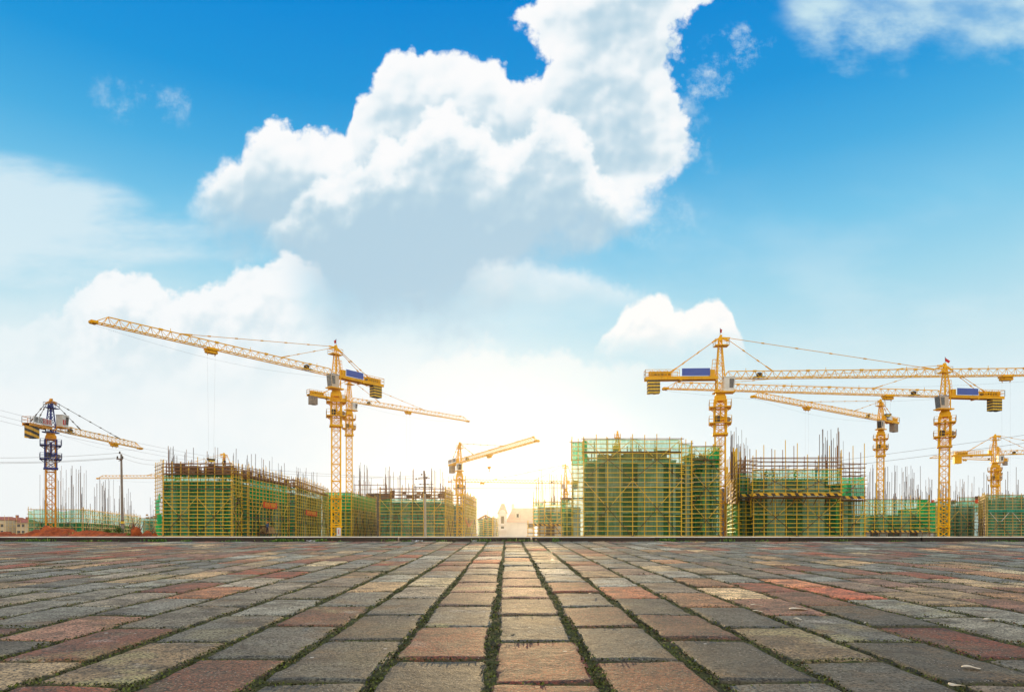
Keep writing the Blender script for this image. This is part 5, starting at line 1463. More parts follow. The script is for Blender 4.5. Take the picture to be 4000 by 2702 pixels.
# --- 9. stepped scaffold with overhanging upper half
D = 85.0; C0, C1 = at(2942, D), at(3280, D); zo = zt(1936, D); zu, zuf = zt(1837, D), zt(1788, D)
lb, ps = scaffold('stepped scaffold with an overhanging upper half and a striped toe board', ((C0[0] + C1[0]) / 2, D))
face_scaffold(ps, lb, C0, C1, 0, zo - .3, net='net_clear', bay=1.35, lift=.52, r=.051, braces=2, over=.2, seam=5)
U0, U1 = at(2938, D - 1.3), at(3283, D - 1.3); z9a = zt(1930, D - 1.3)
face_scaffold(ps, lb, U0, U1, z9a, zt(1788, D - 1.3), net_top=zt(1836, D - 1.3), net=('net_clear', 'net_thin'), bay=1.4, lift=.52, r=.051, braces=2, over=2.4, seam=1.9, sag=.15, top_mat='pole_rust')
toe_board(lb, U0, U1, zt(1931, D - 1.3), .3, h=.30); deck(lb, U0, U1, zt(1941, D - 1.3), dep=1.6, out=.4)
for i in range(9):
    p = Vector((U0[0] + (U1[0] - U0[0]) * i / 8, D - 1.4, z9a)); ps.add('bracket', p, p + Vector((0, 1.4, -1.2)), .06, M['pole_rust'])
W0, W1 = at(2886, 88), at(2940, 88)
face_scaffold(ps, lb, W0, W1, 0, zt(1955, 88), net='net_clear', bay=.9, lift=.55, r=.051, braces=0, over=.2)
face_scaffold(ps, lb, (W0[0] - .3, 87), (W1[0], 87), zt(1940, 87), zt(1798, 87), net_top=zt(1848, 87), net=('net_clear', 'net'), bay=.85, lift=.53, r=.051, braces=0, over=2.6, top_mat='pole_rust')
toe_board(lb, (W0[0] - .3, 87), (W1[0], 87), zt(1934, 87), .3, h=.32); deck(lb, (W0[0] - .4, 87), (W1[0], 87), zt(1944, 87))
V0 = (PX(2838, 113), 113)
face_scaffold(ps, lb, V0, (W0[0] - .3, 87.3), zt(1960, 87), zt(1802, 87), net_top=zt(1850, 87), net='net_clear', bay=1.5, lift=.53, r=.051, braces=1, over=2.8, top_mat='pole_rust')
face_scaffold(ps, lb, V0, (W0[0], 88.5), 0, zt(1962, 88), net='net_clear', bay=1.6, lift=.55, r=.051, braces=0, over=.2)
face_scaffold(ps, lb, at(2838, 87.4), at(2882, 87.4), 0, zt(1966, 87.4), net=('net', 'net'), bay=.65, lift=.95, r=.05, braces=0, over=.15)
E0, E1 = at(3290, 87), at(3376, 87)
face_scaffold(ps, lb, E0, E1, 0, zt(1956, 87), net='net_clear', bay=1.35, lift=.55, r=.051, braces=1, over=.2)
e0, e1 = at(3286, 86), at(3375, 86)
face_scaffold(ps, lb, e0, e1, zt(1944, 86), zt(1811, 86), net_top=zt(1862, 86), net=('net_clear', 'net_dense'), bay=1.4, lift=.53, r=.051, braces=1, over=2.6, top_mat='pole_rust')
toe_board(lb, e0, e1, zt(1943, 86), .3, h=.36); deck(lb, e0, e1, zt(1952, 86), dep=1.5, out=.4, mat='plank_dark')
ps.finish()
b9 = building('unfinished concrete building with pale piers inside the stepped scaffold', [(C0[0] + .7, D + 1.6), (C1[0] - .5, D + 1.6), (C1[0] - .5, 104), (C0[0] + 5, 104)], zt(1868, 86.6),
     [[(1.6, 0), (1.9, 1), (.5, 0), (1.0, 0), (.6, 0), (2.6, 1), (.4, 0)], [(1, 0)], [(1, 0)], [(1, 0)]], storey=3.05)
b9b = building('narrow concrete wing at the end of the stepped scaffold', [(E0[0] + .2, 88.6), (E1[0] - .6, 88.6), (E1[0] - .3, 100), (E0[0] + .2, 100)], zt(1885, 88), [[(1.1, 0), (.8, 1), (1, 0)], [(1, 0)], [(1, 0)], [(1, 0)]], storey=3.05)
b9c = building('narrow concrete wing between the big crane mast and the stepped scaffold', [(W0[0] + .3, 89.6), (W1[0] + .3, 89.6), (W1[0] + 4, 108), (W0[0] + 5.5, 112)], zt(1862, 89), [[(1, 0), (.5, 1), (1, 0)], [(1, 0)], [(1, 0)], [(1, 1), (1, 0), (1, 1), (1, 0)]], storey=3.05)
ztp = zt(1868, 86.6)
rods(b9, [(C0[0] + 1, 87), (C1[0] - 2, 87)], ztp - .3, 34, .6, 2.4, r=.03, mat='rebar', spread=12); rods(b9, [(PX(3200, 90), 88), (PX(3285, 90), 90)], ztp, 22, 2.0, 7.4, r=.028, spread=4)
rods(b9c, [(W0[0], 90), (V0[0] + .6, 112)], zt(1862, 89), 34, 2.5, 7.2, r=.028); rods(b9c, [(W0[0] + .5, 90), (W1[0] + .4, 90)], zt(1862, 89), 14, 2.5, 7.2, r=.028)
rods(b9b, [(E0[0], 90), (E1[0] - .5, 90)], zt(1885, 88), 16, 2.0, 8.0, r=.028, spread=3)

# --- 10. low building east of the stepped one
R0, R1 = at(3378, 130), at(3628, 130); zx = zt(1950, 130)
lb, ps = scaffold('low scaffold with bright green nets over a striped toe board, many bars above', (R0[0], 130))
face_scaffold(ps, lb, R0, R1, zt(2078, 130), zx, net_top=zx, net=('net', 'net_thin'), bay=1.65, lift=.72, r=.068, braces=2, seam=2.6, sag=.2)
face_scaffold(ps, lb, at(3626, 131), at(3655, 131), zt(2080, 131), zt(1962, 131), net='net_dense', bay=1.0, lift=.75, r=.065, braces=0)
net_panel(lb, at(3585, 131), at(3624, 131), zt(2060, 131), zt(1950, 131), M['net_dense'], .2)
toe_board(lb, R0, at(3600, 130), zt(2074, 130), .35, h=.38); deck(lb, R0, at(3655, 130), zt(2081, 130), dep=1.8, out=.6, mat='plank_dark')
for i in range(10):
    p = Vector((R0[0] + (R1[0] - R0[0]) * i / 9, 129.9, 0)); ps.add('bracket', p, p + Vector((0, -.2, zt(2079, 130))), .06, M['pole_rust'])
ps.finish()
b10 = building('low unfinished building with stained walls under the striped toe board', [(R0[0] + .3, 131.8), (R1[0] + .8, 131.8), (R1[0] + 2.0, 150), (R0[0] + 3, 150)], zt(2010, 131.8), [[(1, 1), (1, 0), (1, 1), (1.5, 0), (1, 1), (1, 0), (1, 1)], [(1, 1)]], storey=2.9)
rods(b10, [(R0[0] + .4, 132.5), (R1[0] + .6, 132.5)], zt(2012, 131.8), 90, 3.4, 11.0, r=.036, spread=8, clus=.6)

# --- 11. netted buildings at the east edge
T0, T1 = at(3655, 172), at(3828, 172); zy = zt(1958, 172)
lb, ps = scaffold('pale scaffold with faded nets behind the flag crane mast', T0)
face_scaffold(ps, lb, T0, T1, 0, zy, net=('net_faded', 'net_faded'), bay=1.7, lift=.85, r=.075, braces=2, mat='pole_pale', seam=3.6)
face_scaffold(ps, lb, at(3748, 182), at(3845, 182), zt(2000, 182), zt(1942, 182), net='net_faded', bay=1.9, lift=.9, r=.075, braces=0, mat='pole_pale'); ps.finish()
b11 = building('unfinished building behind the faded nets beside the flag crane', [(T0[0] + .5, 174), (T1[0], 174), (T1[0] + 2, 200), (T0[0] + 6, 200)], zy - 1, [[(1, 1), (1.2, 0), (1, 1), (1, 0), (1.3, 1), (1, 0)], [(1, 1)]])
clutter(b11, (T0[0] + 1, 175), (T1[0], 175), zy - .8, zy + 1, 20, depth=10, mat=('plank_dark', 'banner')); rods(b11, [(T0[0] + 1, 176), (T1[0], 176)], zy - .8, 56, 1, 7.5, r=.045, spread=12)
Y0, Y1, Y2 = at(3826, 166), at(3856, 150), at(4120, 150); zz_ = zt(1932, 150)
lb, ps = scaffold('scaffold with a teal sheet band and white-banded braces under the orange crane', Y1)
face_scaffold(ps, lb, Y0, Y1, 0, zt(1932, 150), net=('net_faded', 'net_faded'), bay=1.5, lift=.65, r=.068, braces=1, mat='pole_pale')
face_scaffold(ps, lb, Y1, Y2, 0, zz_, net=('net_faded', 'net_faded'), bay=1.75, lift=.66, r=.068, braces=3, brace='brace_white', mat='pole_pale', seam=3.4)
for q in range(3):
    a, c = Y1[0] + (Y2[0] - Y1[0]) * q / 3, Y1[0] + (Y2[0] - Y1[0]) * (q + 1) / 3
    o_ = net_panel(lb, (a, 149.75), (c, 149.75), zt(2000, 150), zt(1989, 150), M['net_teal'], .25, name='sheet_band', push=.2)
ps.finish()
b12 = building('grey unfinished building behind the teal-banded scaffold', [(Y1[0] + .8, 151.6), (Y2[0], 151.6), (Y2[0], 172), (PX(3836, 172), 172)], zz_ - .9, [[(.7, 0), (1, 1), (1.2, 0), (1.3, 1), (1, 0), (1.2, 1), (1, 0), (1, 1)], [(1, 1)]], infill='slab')
clutter(b12, (PX(3800, 168), 170), (PX(4100, 160), 160), zz_ - 1, zz_ + .7, 46, depth=6, mat=('plank_dark', 'banner')); rods(b12, [(Y1[0] - 8, 165), (Y2[0], 156)], zz_ - .8, 60, 1, 7.8, r=.042, spread=10)
# ------------------------------------------------------------------ poles and wires
M['pole_grey'] = simple('grey_pole_concrete', (0.26, 0.22, 0.19), (0.18, 0.14, 0.115), 1.5, 0.85)
up_ = thing('utility_pole', 'slim concrete utility pole with a black and yellow band among the red earth heaps', 'pole', (PX(476, 66), 66, 0))
d_ = 66
mb = MB(); mb.tube((PX(479, d_), d_, 0), (PX(473.5, d_), d_, zt(1773, d_)), .15, .085, 10); mb.build('shaft', M['pole_grey'], up_)
mb = MB(); mb.tube((PX(478.2, d_), d_, zt(2046, d_)), (PX(477.8, d_), d_, zt(2031, d_)), .158, .155, 12); mb.build('warning_band', M['hazard_fine'], up_)
mb = MB(); mb.beam((PX(459, d_), d_ - .15, zt(1793, d_)), (PX(483, d_), d_ - .15, zt(1793, d_)), .09); mb.beam((PX(466, d_), d_ - .1, zt(1800, d_)), (PX(480, d_), d_ - .1, zt(1793, d_)), .06); mb.build('crossarm', M['conc_pole_dark'], up_)
for p in (461, 481, 470):
    zq = zt(1790 if p != 470 else 1772, d_); mb = MB(); mb.tube((PX(p, d_), d_ - .1, zq), (PX(p, d_), d_ - .1, zq + .22), .09, .06, 8); mb.build('insulator', M['dark'], up_)

dq = 92; xq = PX(1659, dq)
ep = thing('utility_pole', 'thick tapered utility pole with dark crossarms and insulators before the dull green nets', 'pole', (xq, dq, 0), 'utility poles')
up_['group'] = 'utility poles'
mb = MB(); mb.tube((PX(1662, dq), dq, 0), (PX(1659.5, dq), dq, zt(1928, dq)), .19, .145, 12); mb.build('shaft', M['conc_pole'], ep)
mb = MB(); mb.tube((PX(1659.5, dq), dq, zt(1928, dq)), (PX(1656.5, dq), dq, zt(1838, dq)), .142, .115, 12); mb.build('upper_shaft', M['conc_pole_dark'], ep)
mb = MB(); mb.tube((PX(1659.5, dq), dq, zt(1927, dq)), (PX(1659.5, dq), dq, zt(1921, dq)), .18, .18, 12); mb.build('clamp', M['porcelain'], ep)
for (xa, ya, xb, yb) in ((1635, 1866, 1674, 1862), (1634, 1870, 1680, 1867), (1618, 1902, 1694, 1903), (1636, 1891, 1694, 1892)):
    mb = MB(); mb.beam((PX(xa, dq), dq - .15, zt(ya, dq)), (PX(xb, dq), dq - .15, zt(yb, dq)), .075); mb.build('crossarm', M['porcelain'], ep)
for (p, y, r) in ((1648, 1853, .13), (1627, 1870, .14), (1666, 1867, .15), (1673, 1857, .06), (1643, 1891, .12), (1672, 1891, .12), (1628, 1903, .07), (1640, 1905, .08), (1650, 1902, .10), (1663, 1902, .11), (1681, 1903, .1), (1688, 1903, .1)):
    mb = MB()
    for q in range(3): mb.ball((PX(p, dq) + (q - 1) * r * .55, dq - .2, zt(y, dq)), r * (.9 if q == 1 else .72), 8, 5, (.5, 1, 1))
    mb.build('insulator', M['porcelain'], ep)
def wire(label, pts, r=.018, group='overhead wires', name='overhead_wire', sag=0.0):
    mb = MB(); out = []
    for a, b_ in zip(pts, pts[1:]):
        a, b_ = Vector(a), Vector(b_)
        for i in range(16): out.append(a.lerp(b_, i / 16) - Vector((0, 0, sag * 4 * (i / 16) * (1 - i / 16))))
    out.append(Vector(pts[-1])); mb.path(out, r, 4)
    c = (Vector(pts[0]) + Vector(pts[-1])) / 2
    return tag(mb.build(name, M['wire'], None, c), label, 'wire', group)
def W(px, py, d): return (PX(px, d), d, PZ(py, d))
for (p, y), lab in (((470, 1768), 'wire from the tip of the banded pole to the west edge of the picture'), ((461, 1786), 'wire from the crossarm of the banded pole to the west edge'), ((481, 1788), 'second wire from the crossarm of the banded pole to the west edge')):
    wire(lab, [W(-60, y + 18 + (p - 461) * .15, 60), W(p, y, d_)], .014, sag=.15)
for (p, y, ye, lab) in ((481, 1788, 1812, 'wire sagging from the banded pole crossarm to the corner of the long scaffold'), (470, 1768, 1796, 'wire from the tip of the banded pole passing over the long scaffold')):
    wire(lab, [W(p, y, d_), W(640, ye, 80), W(1640, 1868 if p < 475 else 1872, dq)], .013, sag=.3)
for (a, b_, lab) in (((-40, 1591), (900, 1795), 'uppermost of the slanting wires crossing the blue crane'), ((-40, 1614), (900, 1808), 'middle slanting wire crossing below the blue crane cabin'), ((-40, 1633), (900, 1822), 'lowest slanting wire crossing under the blue crane jib')):
    wire(lab, [W(a[0], a[1], 66), W(b_[0], b_[1], 96)], .012, sag=.4)
wire('upper pale wire crossing the front of the tallest scaffold', [W(1672, 1903, dq), W(2230, 1902, 77), W(2810, 1856, 70), W(4060, 1690, 58)], .014, sag=.1)
wire('lower pale wire crossing the front of the tallest scaffold', [W(1688, 1903, dq), W(2230, 1906, 77), W(2810, 1876, 70), W(4060, 1722, 58)], .016, sag=.1)
wire('thin wire behind the dull green scaffold tops', [W(1340, 1862, 120), W(1640, 1856, dq)], .014, sag=.15)

# ------------------------------------------------------------------ red earth heaps, stumps, plants
m, nt, b, tc = new_mat('red_clay')
P = tc.outputs['Object']
c = mixc(nt, noise(nt, P, 1.6, 6, 0.65).ss(.35, .68), (0.46, 0.095, 0.016), (0.19, 0.036, 0.009))
c = mixc(nt, noise(nt, P, 7, 5, 0.7).ss(.55, .75) * .6, c, (0.58, 0.17, 0.035))
nt.links.new(c, b.inputs['Base Color']); b.inputs['Roughness'].default_value = .95
bump(nt, b, noise(nt, P, 9, 6, .75), .9, .12)
M['clay'] = m
def heap(label, px0, px1, d, prof_, depth, seed):
    """heap of loose clay whose ridge follows (px, py) points"""
    nx, ny = 90, 26; V_, F_ = [], []
    x0, x1 = PX(px0, d), PX(px1, d)
    xp = np.array([PX(p, d) for p, y in prof_]); hp = np.array([max(0, PZ(y, d)) for p, y in prof_])
    X, Y = np.meshgrid(np.linspace(x0, x1, nx), np.linspace(-1, 1, ny))
    H = np.interp(X, xp, hp) * np.clip(1 - np.abs(Y) ** 1.6, 0, 1)
    H = H * (.70 + .62 * fbm(X * 1.9 + seed, Y * 2.6, seed, 4)) + (fbm(X * 6 + seed, Y * 7, seed + 3, 3) - .5) * .26 * np.clip(H * 3, 0, 1)
    Yw = d + Y * depth + (fbm(X * .8, Y, seed + 9, 2) - .5) * .8
    I = np.arange(X.size).reshape(X.shape)
    cx = (x0 + x1) / 2
    me = np_mesh('earth_heap', np.stack([X.ravel() - cx, Yw.ravel() - d, H.ravel() - .02], 1), np.stack([I[:-1, :-1].ravel(), I[:-1, 1:].ravel(), I[1:, 1:].ravel(), I[1:, :-1].ravel()], 1), M['clay'], True)
    return tag(link_mesh('earth_heap', me, None, (cx, d, 0)), label, 'earth heap', 'red earth heaps')
heap('tallest heap of red clay with a rounded crest in front of the low green nets', 70, 335, 50, [(70, 2090), (110, 2086), (130, 2076), (148, 2068), (160, 2074), (172, 2064), (188, 2057), (205, 2060), (222, 2058), (245, 2062), (262, 2070), (272, 2063), (280, 2072), (300, 2082), (335, 2090)], 1.8, 5)
heap('long low red clay bank with grass on its back', 300, 545, 48, [(300, 2088), (315, 2074), (335, 2070), (365, 2073), (400, 2078), (440, 2079), (490, 2080), (545, 2084)], 1.7, 15)
heap('flat orange clay spread at the west edge by the cream houses', -80, 110, 52, [(-80, 2072), (0, 2076), (15, 2075), (30, 2080), (60, 2082), (110, 2087)], 1.8, 25)
heap('small red clay lump under the smaller uprooted stump', 553, 606, 47, [(545, 2088), (566, 2080), (580, 2068), (590, 2072), (598, 2080), (606, 2091)], .9, 35)

def stump(label, px, d, py_top, width, n, seed):
    rr = random.Random(seed); x = PX(px, d); h = PZ(py_top, d)
    root = thing('tree_stump', label, 'tree stump', (x, d, 0), 'uprooted stumps')
    mb = MB(); mb.smooth = True
    k = len(mb.v)
    for i in range(9):
        th = math.pi * i / 8
        for j in range(14):
            ph = 2 * math.pi * j / 14; r = width * .30 * (1 + rr.uniform(-.22, .22))
            mb.v.append((x + r * math.sin(th) * math.cos(ph), d + r * math.sin(th) * math.sin(ph) * .8, h * .28 + h * .34 * math.cos(th)))
    for i in range(8):
        for j in range(14): mb.face([k + i * 14 + j, k + (i + 1) * 14 + j, k + (i + 1) * 14 + (j + 1) % 14, k + i * 14 + (j + 1) % 14])
    mb.build('root_ball', M['clay'], root)
    for i in range(n):
        mb = MB(); a = rr.uniform(0, 6.28); p = Vector((x + rr.uniform(-.25, .25) * width, d + rr.uniform(-.15, .15), h * rr.uniform(.2, .5))); L_ = h * rr.uniform(.35, .75); r = .035 * rr.uniform(.7, 1.6)
        dv = Vector((math.cos(a) * .6, math.sin(a) * .3, rr.uniform(.5, 1.2))).normalized()
        for s in range(4):
            q = p + dv * L_ / 4; mb.tube(p, q, r, r * .75, 6); p = q; r *= .75; dv = (dv + Vector((rr.uniform(-.35, .35), rr.uniform(-.2, .2), rr.uniform(-.25, .3)))).normalized()
        mb.build('root_limb', M['root'], root)
    return root
stump('large uprooted stump with upright splintered roots beside the banded pole', 531, 46, 2028, 1.1, 18, 3)
stump('smaller uprooted stump leaning on the clay lump by the long scaffold', 604, 46, 2064, .6, 10, 9)

m, nt, b, tc = new_mat('green_blade')
oi = nt.nodes.new('ShaderNodeObjectInfo')
at_ = nt.nodes.new('ShaderNodeAttribute'); at_.attribute_name = 'tone'
c = ramp(nt, NX(nt, at_.outputs['Fac']), [(0, (0.03, 0.075, 0.008)), (.5, (0.07, 0.19, 0.015)), (.85, (0.17, 0.34, 0.03)), (1, (0.36, 0.36, 0.10))])
nt.links.new(c, b.inputs['Base Color']); b.inputs['Roughness'].default_value = .6
t_ = nt.nodes.new('ShaderNodeBsdfTranslucent'); nt.links.new(c, t_.inputs[0]); mx = nt.nodes.new('ShaderNodeMixShader'); mx.inputs[0].default_value = .35
nt.links.new(b.outputs[0], mx.inputs[1]); nt.links.new(t_.outputs[0], mx.inputs[2]); nt.links.new(mx.outputs[0], nt.nodes['Material Output'].inputs[0])
M['blade'] = m
def blades(spots, rr, wide=1.0):
    """curved blades: (x, y, z, length, spread)"""
    V_, F_, T_ = [], [], []
    for (x, y, z, L_, spr) in spots:
        a = rr.uniform(0, 6.28); u = Vector((math.cos(a), math.sin(a) * .6, 0)); s = Vector((-u.y, u.x, 0)).normalized()
        w = L_ * rr.uniform(.05, .10) * wide; t = rr.random(); k = len(V_); le = rr.uniform(.3, 1.0) * spr
        for i in range(5):
            q = i / 4; p = Vector((x, y, z)) + u * (L_ * le * q ** 1.3) + Vector((0, 0, L_ * (q * (1 - .35 * le) - .38 * le * q * q)))
            ww = w * (.55 + 1.6 * q * (1 - q)) * (1 - q ** 3)
            V_ += [tuple(p - s * ww), tuple(p + s * ww)]; T_ += [min(1, max(0, t + (q - .5) * .25))] * 2
        for i in range(4): F_.append((k + 2 * i, k + 2 * i + 1, k + 2 * i + 3, k + 2 * i + 2))
    return V_, F_, T_
def plant_mesh(name, V_, F_, T_, org, mat='blade'):
    v = np.array(V_) - np.array(org); me = np_mesh(name, v, np.array(F_), M[mat])
    at_ = me.attributes.new('tone', 'FLOAT', 'POINT'); at_.data.foreach_set('value', np.array(T_, dtype=np.float32))
    return me
rr = random.Random(77)
def tuft(label, px, width, hpx, n, wide=1.0, d=None):
    d = d or KD - .10; x = PX(px, d); w = width * d / F; h = hpx * d / F; z = zp(d) - .01
    sp_ = [(x + rr.gauss(0, .3) * w, d + rr.uniform(-.06, .05), z, h * rr.uniform(.8, 1.7), rr.uniform(.5, 1.25)) for _ in range(n)]
    V_, F_, T_ = blades(sp_, rr, wide)
    o = link_mesh('weed_tuft', plant_mesh('weed_tuft', V_, F_, T_, (x, d, z)), None, (x, d, z)); return tag(o, label, 'weed', 'weeds along the kerb foot')
tuft('wide feathery grass tuft at the kerb foot below the tallest clay heap', 140, 110, 13, 150)
tuft('flat grass tuft at the kerb foot below the cream houses', 55, 80, 7, 80)
tuft('small grass tuft at the kerb foot below the grassy clay bank', 330, 60, 9, 60)
tuft('low broadleaf weed at the kerb foot below the banded pole', 405, 70, 9, 70, 2.2)
tuft('bushy broadleaf weed at the kerb foot below the smaller stump', 615, 60, 12, 80, 2.4)
tuft('low leafy weed at the kerb foot below the long scaffold front', 730, 40, 8, 50, 2.2)
tuft('weed at the kerb foot below the corner of the long scaffold', 905, 70, 9, 70, 1.8)
tuft('largest spreading weed at the kerb foot below the larger banner', 1110, 130, 12, 190, 1.8)
tuft('pale leafy weed at the kerb foot below the smaller banner', 1258, 60, 12, 60, 2.6)
tuft('small weed at the kerb foot below the tall crane mast', 1330, 30, 7, 36, 2.0)
tuft('thin grass tuft at the kerb foot west of the insulator pole', 1532, 60, 12, 44)
tuft('bright weed at the kerb foot just west of the insulator pole base', 1590, 34, 8, 44, 2.0)
tuft('leafy weed at the kerb foot east of the insulator pole', 1720, 40, 8, 50, 2.0)
tuft('sunlit grass tuft at the kerb foot below the gabled frame', 1885, 70, 13, 100, 1.3)
tuft('sunlit grass clump at the kerb foot in front of the red-roofed house', 2010, 110, 13, 130, 1.2)
tuft('thin upright grass at the kerb foot below the sun-bleached scaffold', 2170, 40, 16, 34, .8)
tuft('spreading weed at the kerb foot below the tallest scaffold centre', 2605, 60, 13, 100, 2.2)
tuft('low weed at the kerb foot below the narrow wing of the tallest scaffold', 2690, 50, 7, 50, 1.8)
tuft('grass tuft at the kerb foot below the gap beside the big white-cabin crane', 2845, 50, 15, 50)
tuft('flat weed at the kerb foot below the striped toe board', 2975, 40, 8, 46, 2.0)
tuft('leafy tuft at the kerb foot below the end of the stepped scaffold', 3285, 60, 11, 80, 1.6)
tuft('long low weed at the kerb foot below the many bars', 3500, 80, 7, 90, 1.3)
tuft('weed clump at the kerb foot near the east edge', 3930, 110, 8, 110, 1.4)
# short grass between the tufts, and on the clay bank
sp_ = []
for i in range(1500):
    x = rr.uniform(-14, 14)
    if float(fbm(np.array([x * .9]), np.array([3.0]), 52, 3)[0]) > .46: sp_.append((x, KD - rr.uniform(.0, .14), zp(KD - .1) - .01, rr.uniform(.015, .055), rr.uniform(.5, 1.2)))
V_, F_, T_ = blades(sp_, rr, 1.6)
o = link_mesh('kerb_grass', plant_mesh('kerb_grass', V_, F_, T_, (0, 0, 0))); o['kind'] = 'stuff'
sp_ = []
for i in range(1500):
    p = rr.gauss(380, 40); d = rr.uniform(48.2, 50.5); sp_.append((PX(p, d), d, max(0, PZ(2080, d)) * rr.uniform(.3, 1.0), rr.uniform(.12, .34), rr.uniform(.4, 1.0)))
for i in range(900):
    p = rr.uniform(430, 600); d = rr.uniform(46.6, 47.6); sp_.append((PX(p, d), d, 0.0, rr.uniform(.10, .26), rr.uniform(.4, 1.0)))
V_, F_, T_ = blades(sp_, rr, .8)
o = link_mesh('wild_grass', plant_mesh('wild_grass', V_, F_, [min(1, t * .4 + .6) for t in T_], (0, 0, 0))); o['kind'] = 'stuff'
def bush(label, px, d, py0, py1, w, n, dark=0.0):
    x = PX(px, d); h = PZ(py0, d); z0 = max(0, PZ(py1, d)); W_ = w * d / F
    root = thing('shrub', label, 'shrub', (x, d, z0), 'shrubs on the clay')
    mb = MB()
    for i in range(5): mb.tube((x, d, z0), (x + rr.uniform(-.4, .4) * W_, d + rr.uniform(-.2, .2), z0 + (h - z0) * rr.uniform(.5, .9)), .02, .008, 5)
    mb.build('stem', M['root'], root)
    V_, F_, T_ = [], [], []
    for i in range(n):
        th, ph, r = rr.uniform(0, 6.28), rr.uniform(-.3, 1.4), rr.random() ** .4
        c = Vector((x + math.cos(th) * math.cos(ph) * r * W_ * .5, d + math.sin(th) * math.cos(ph) * r * .4, z0 + (h - z0) * (.15 + .8 * max(0, math.sin(ph)) * r)))
        a = rr.uniform(0, 6.28); e = rr.uniform(0, 1.5); u = Vector((math.cos(a) * math.cos(e), math.sin(a) * math.cos(e), math.sin(e))); s = u.cross(Vector((.3, .5, .8))).normalized(); l = rr.uniform(.05, .11)
        k = len(V_); V_ += [tuple(c), tuple(c + u * l * .5 + s * l * .3), tuple(c + u * l), tuple(c + u * l * .5 - s * l * .3)]; F_.append((k, k + 1, k + 2, k + 3)); T_ += [max(0, rr.random() * .7 - dark)] * 4
    link_mesh('foliage', plant_mesh('foliage', V_, F_, T_, (x, d, z0)), root)
bush('dark leafy shrub at the foot of the banded pole', 464, 47.5, 2058, 2082, 36, 420, .15)
bush('small round shrub on the grassy clay bank', 418, 48.5, 2066, 2080, 22, 220, .1)
bush('pale low shrub between the two stumps', 515, 46.4, 2080, 2093, 44, 260, -.2)
# dry brush on the bank
mb = MB()
for i in range(70):
    p = rr.gauss(420, 32); d = 49.5; x = PX(p, d); z0 = PZ(2078, d) * .6
    mb.tube((x, d, z0), (x + rr.uniform(-.35, .35), d + rr.uniform(-.2, .2), z0 + rr.uniform(.15, .62)), .012, .006, 4)
tag(mb.build('brush_plant', M['plank'], None, (PX(420, 49.5), 49.5, 0)), 'dry twiggy brush behind the grassy clay bank', 'brush')

# ------------------------------------------------------------------ litter on the paving
m, nt, b, tc = new_mat('dry_petal')
nt.links.new(mixc(nt, noise(nt, tc.outputs['Object'], 20, 3, .5), (0.62, 0.56, 0.46), (0.40, 0.30, 0.19)), b.inputs['Base Color']); M['petal'] = m
def leaf(label, px, py, L_, w, ang, curl=.04):
    w *= 1.5; k = (py - HZ) / F; # ray down to the paving
    d = (.15 - .02 + KD * SL) / (k + SL); x = PX(px, d); z = zp(d) + .012
    mb = MB(); mb.smooth = True; n = 8; u = Vector((math.cos(ang), math.sin(ang), 0)); s = Vector((-u.y, u.x, 0)); c = Vector((x, d, z))
    for i in range(n + 1):
        q = i / n; ww = w * math.sin(math.pi * min(.97, q * .9 + .06)) ** .7; p = c + u * ((q - .5) * L_)
        for e in (-1, 0, 1): mb.v.append(tuple(p + s * (ww * .5 * e) + Vector((0, 0, curl * w * .45 * abs(e) + .004 * math.sin(q * 5)))))
    for i in range(n):
        for e in (0, 1): a = i * 3 + e; mb.face([a, a + 1, a + 4, a + 3])
    o = mb.build('fallen_leaf', M['petal'], None, (x, d, z))
    sd = o.modifiers.new('thickness', 'SOLIDIFY'); sd.thickness = .0015
    return tag(o, label, 'leaf', 'dry leaves on the paving')
leaf('broad beige leaf on a grey slab, largest of the fallen leaves', 3119, 2384, .115, .055, .1)
leaf('oval white leaf on the dark slab just west of the broad beige leaf', 2960, 2393, .06, .03, -.2)
leaf('round white leaf on the dark slab in front of the broad beige leaf', 3116, 2424, .045, .03, -.5)
leaf('thin pale leaf bridging the joint behind the white leaves', 2955, 2368, .085, .022, .15)
leaf('curled cream leaf near the bottom east corner of the paving', 3794, 2617, .065, .03, -.3)
leaf('crumpled pale leaf at the bottom edge by the east corner', 3738, 2688, .060, .034, .4)
leaf('flat white leaf on a grey slab far to the east', 3872, 2426, .085, .035, .1)
leaf('short white scrap near the start of the sunny strip', 2312, 2324, .050, .018, .2)
def scrap(label, px, w, d=KD - .28):
    x = PX(px, d); mb = MB(); c = Vector((x, d, zp(d) + .02)); n = 5
    for i in range(n + 1):
        for j in range(4): mb.v.append((c.x + (i / n - .5) * w, c.y + (j / 3 - .5) * .12, c.z + .015 * math.sin(i * 2.1 + j * 1.3)))
    for i in range(n):
        for j in range(3): a = i * 4 + j; mb.face([a, a + 1, a + 5, a + 4])
    o = mb.build('paper_scrap', M['white_sign'], None, c); sd = o.modifiers.new('thickness', 'SOLIDIFY'); sd.thickness = .002
    tag(o, label, 'litter', 'paper scraps at the kerb')
scrap('crumpled white paper scrap at the kerb west of the insulator pole', 1630, .26)
scrap('white paper scrap at the kerb below the smaller banner', 1214, .2)
scrap('pale paper scrap at the kerb beside the sunlit grass', 1852, .12)

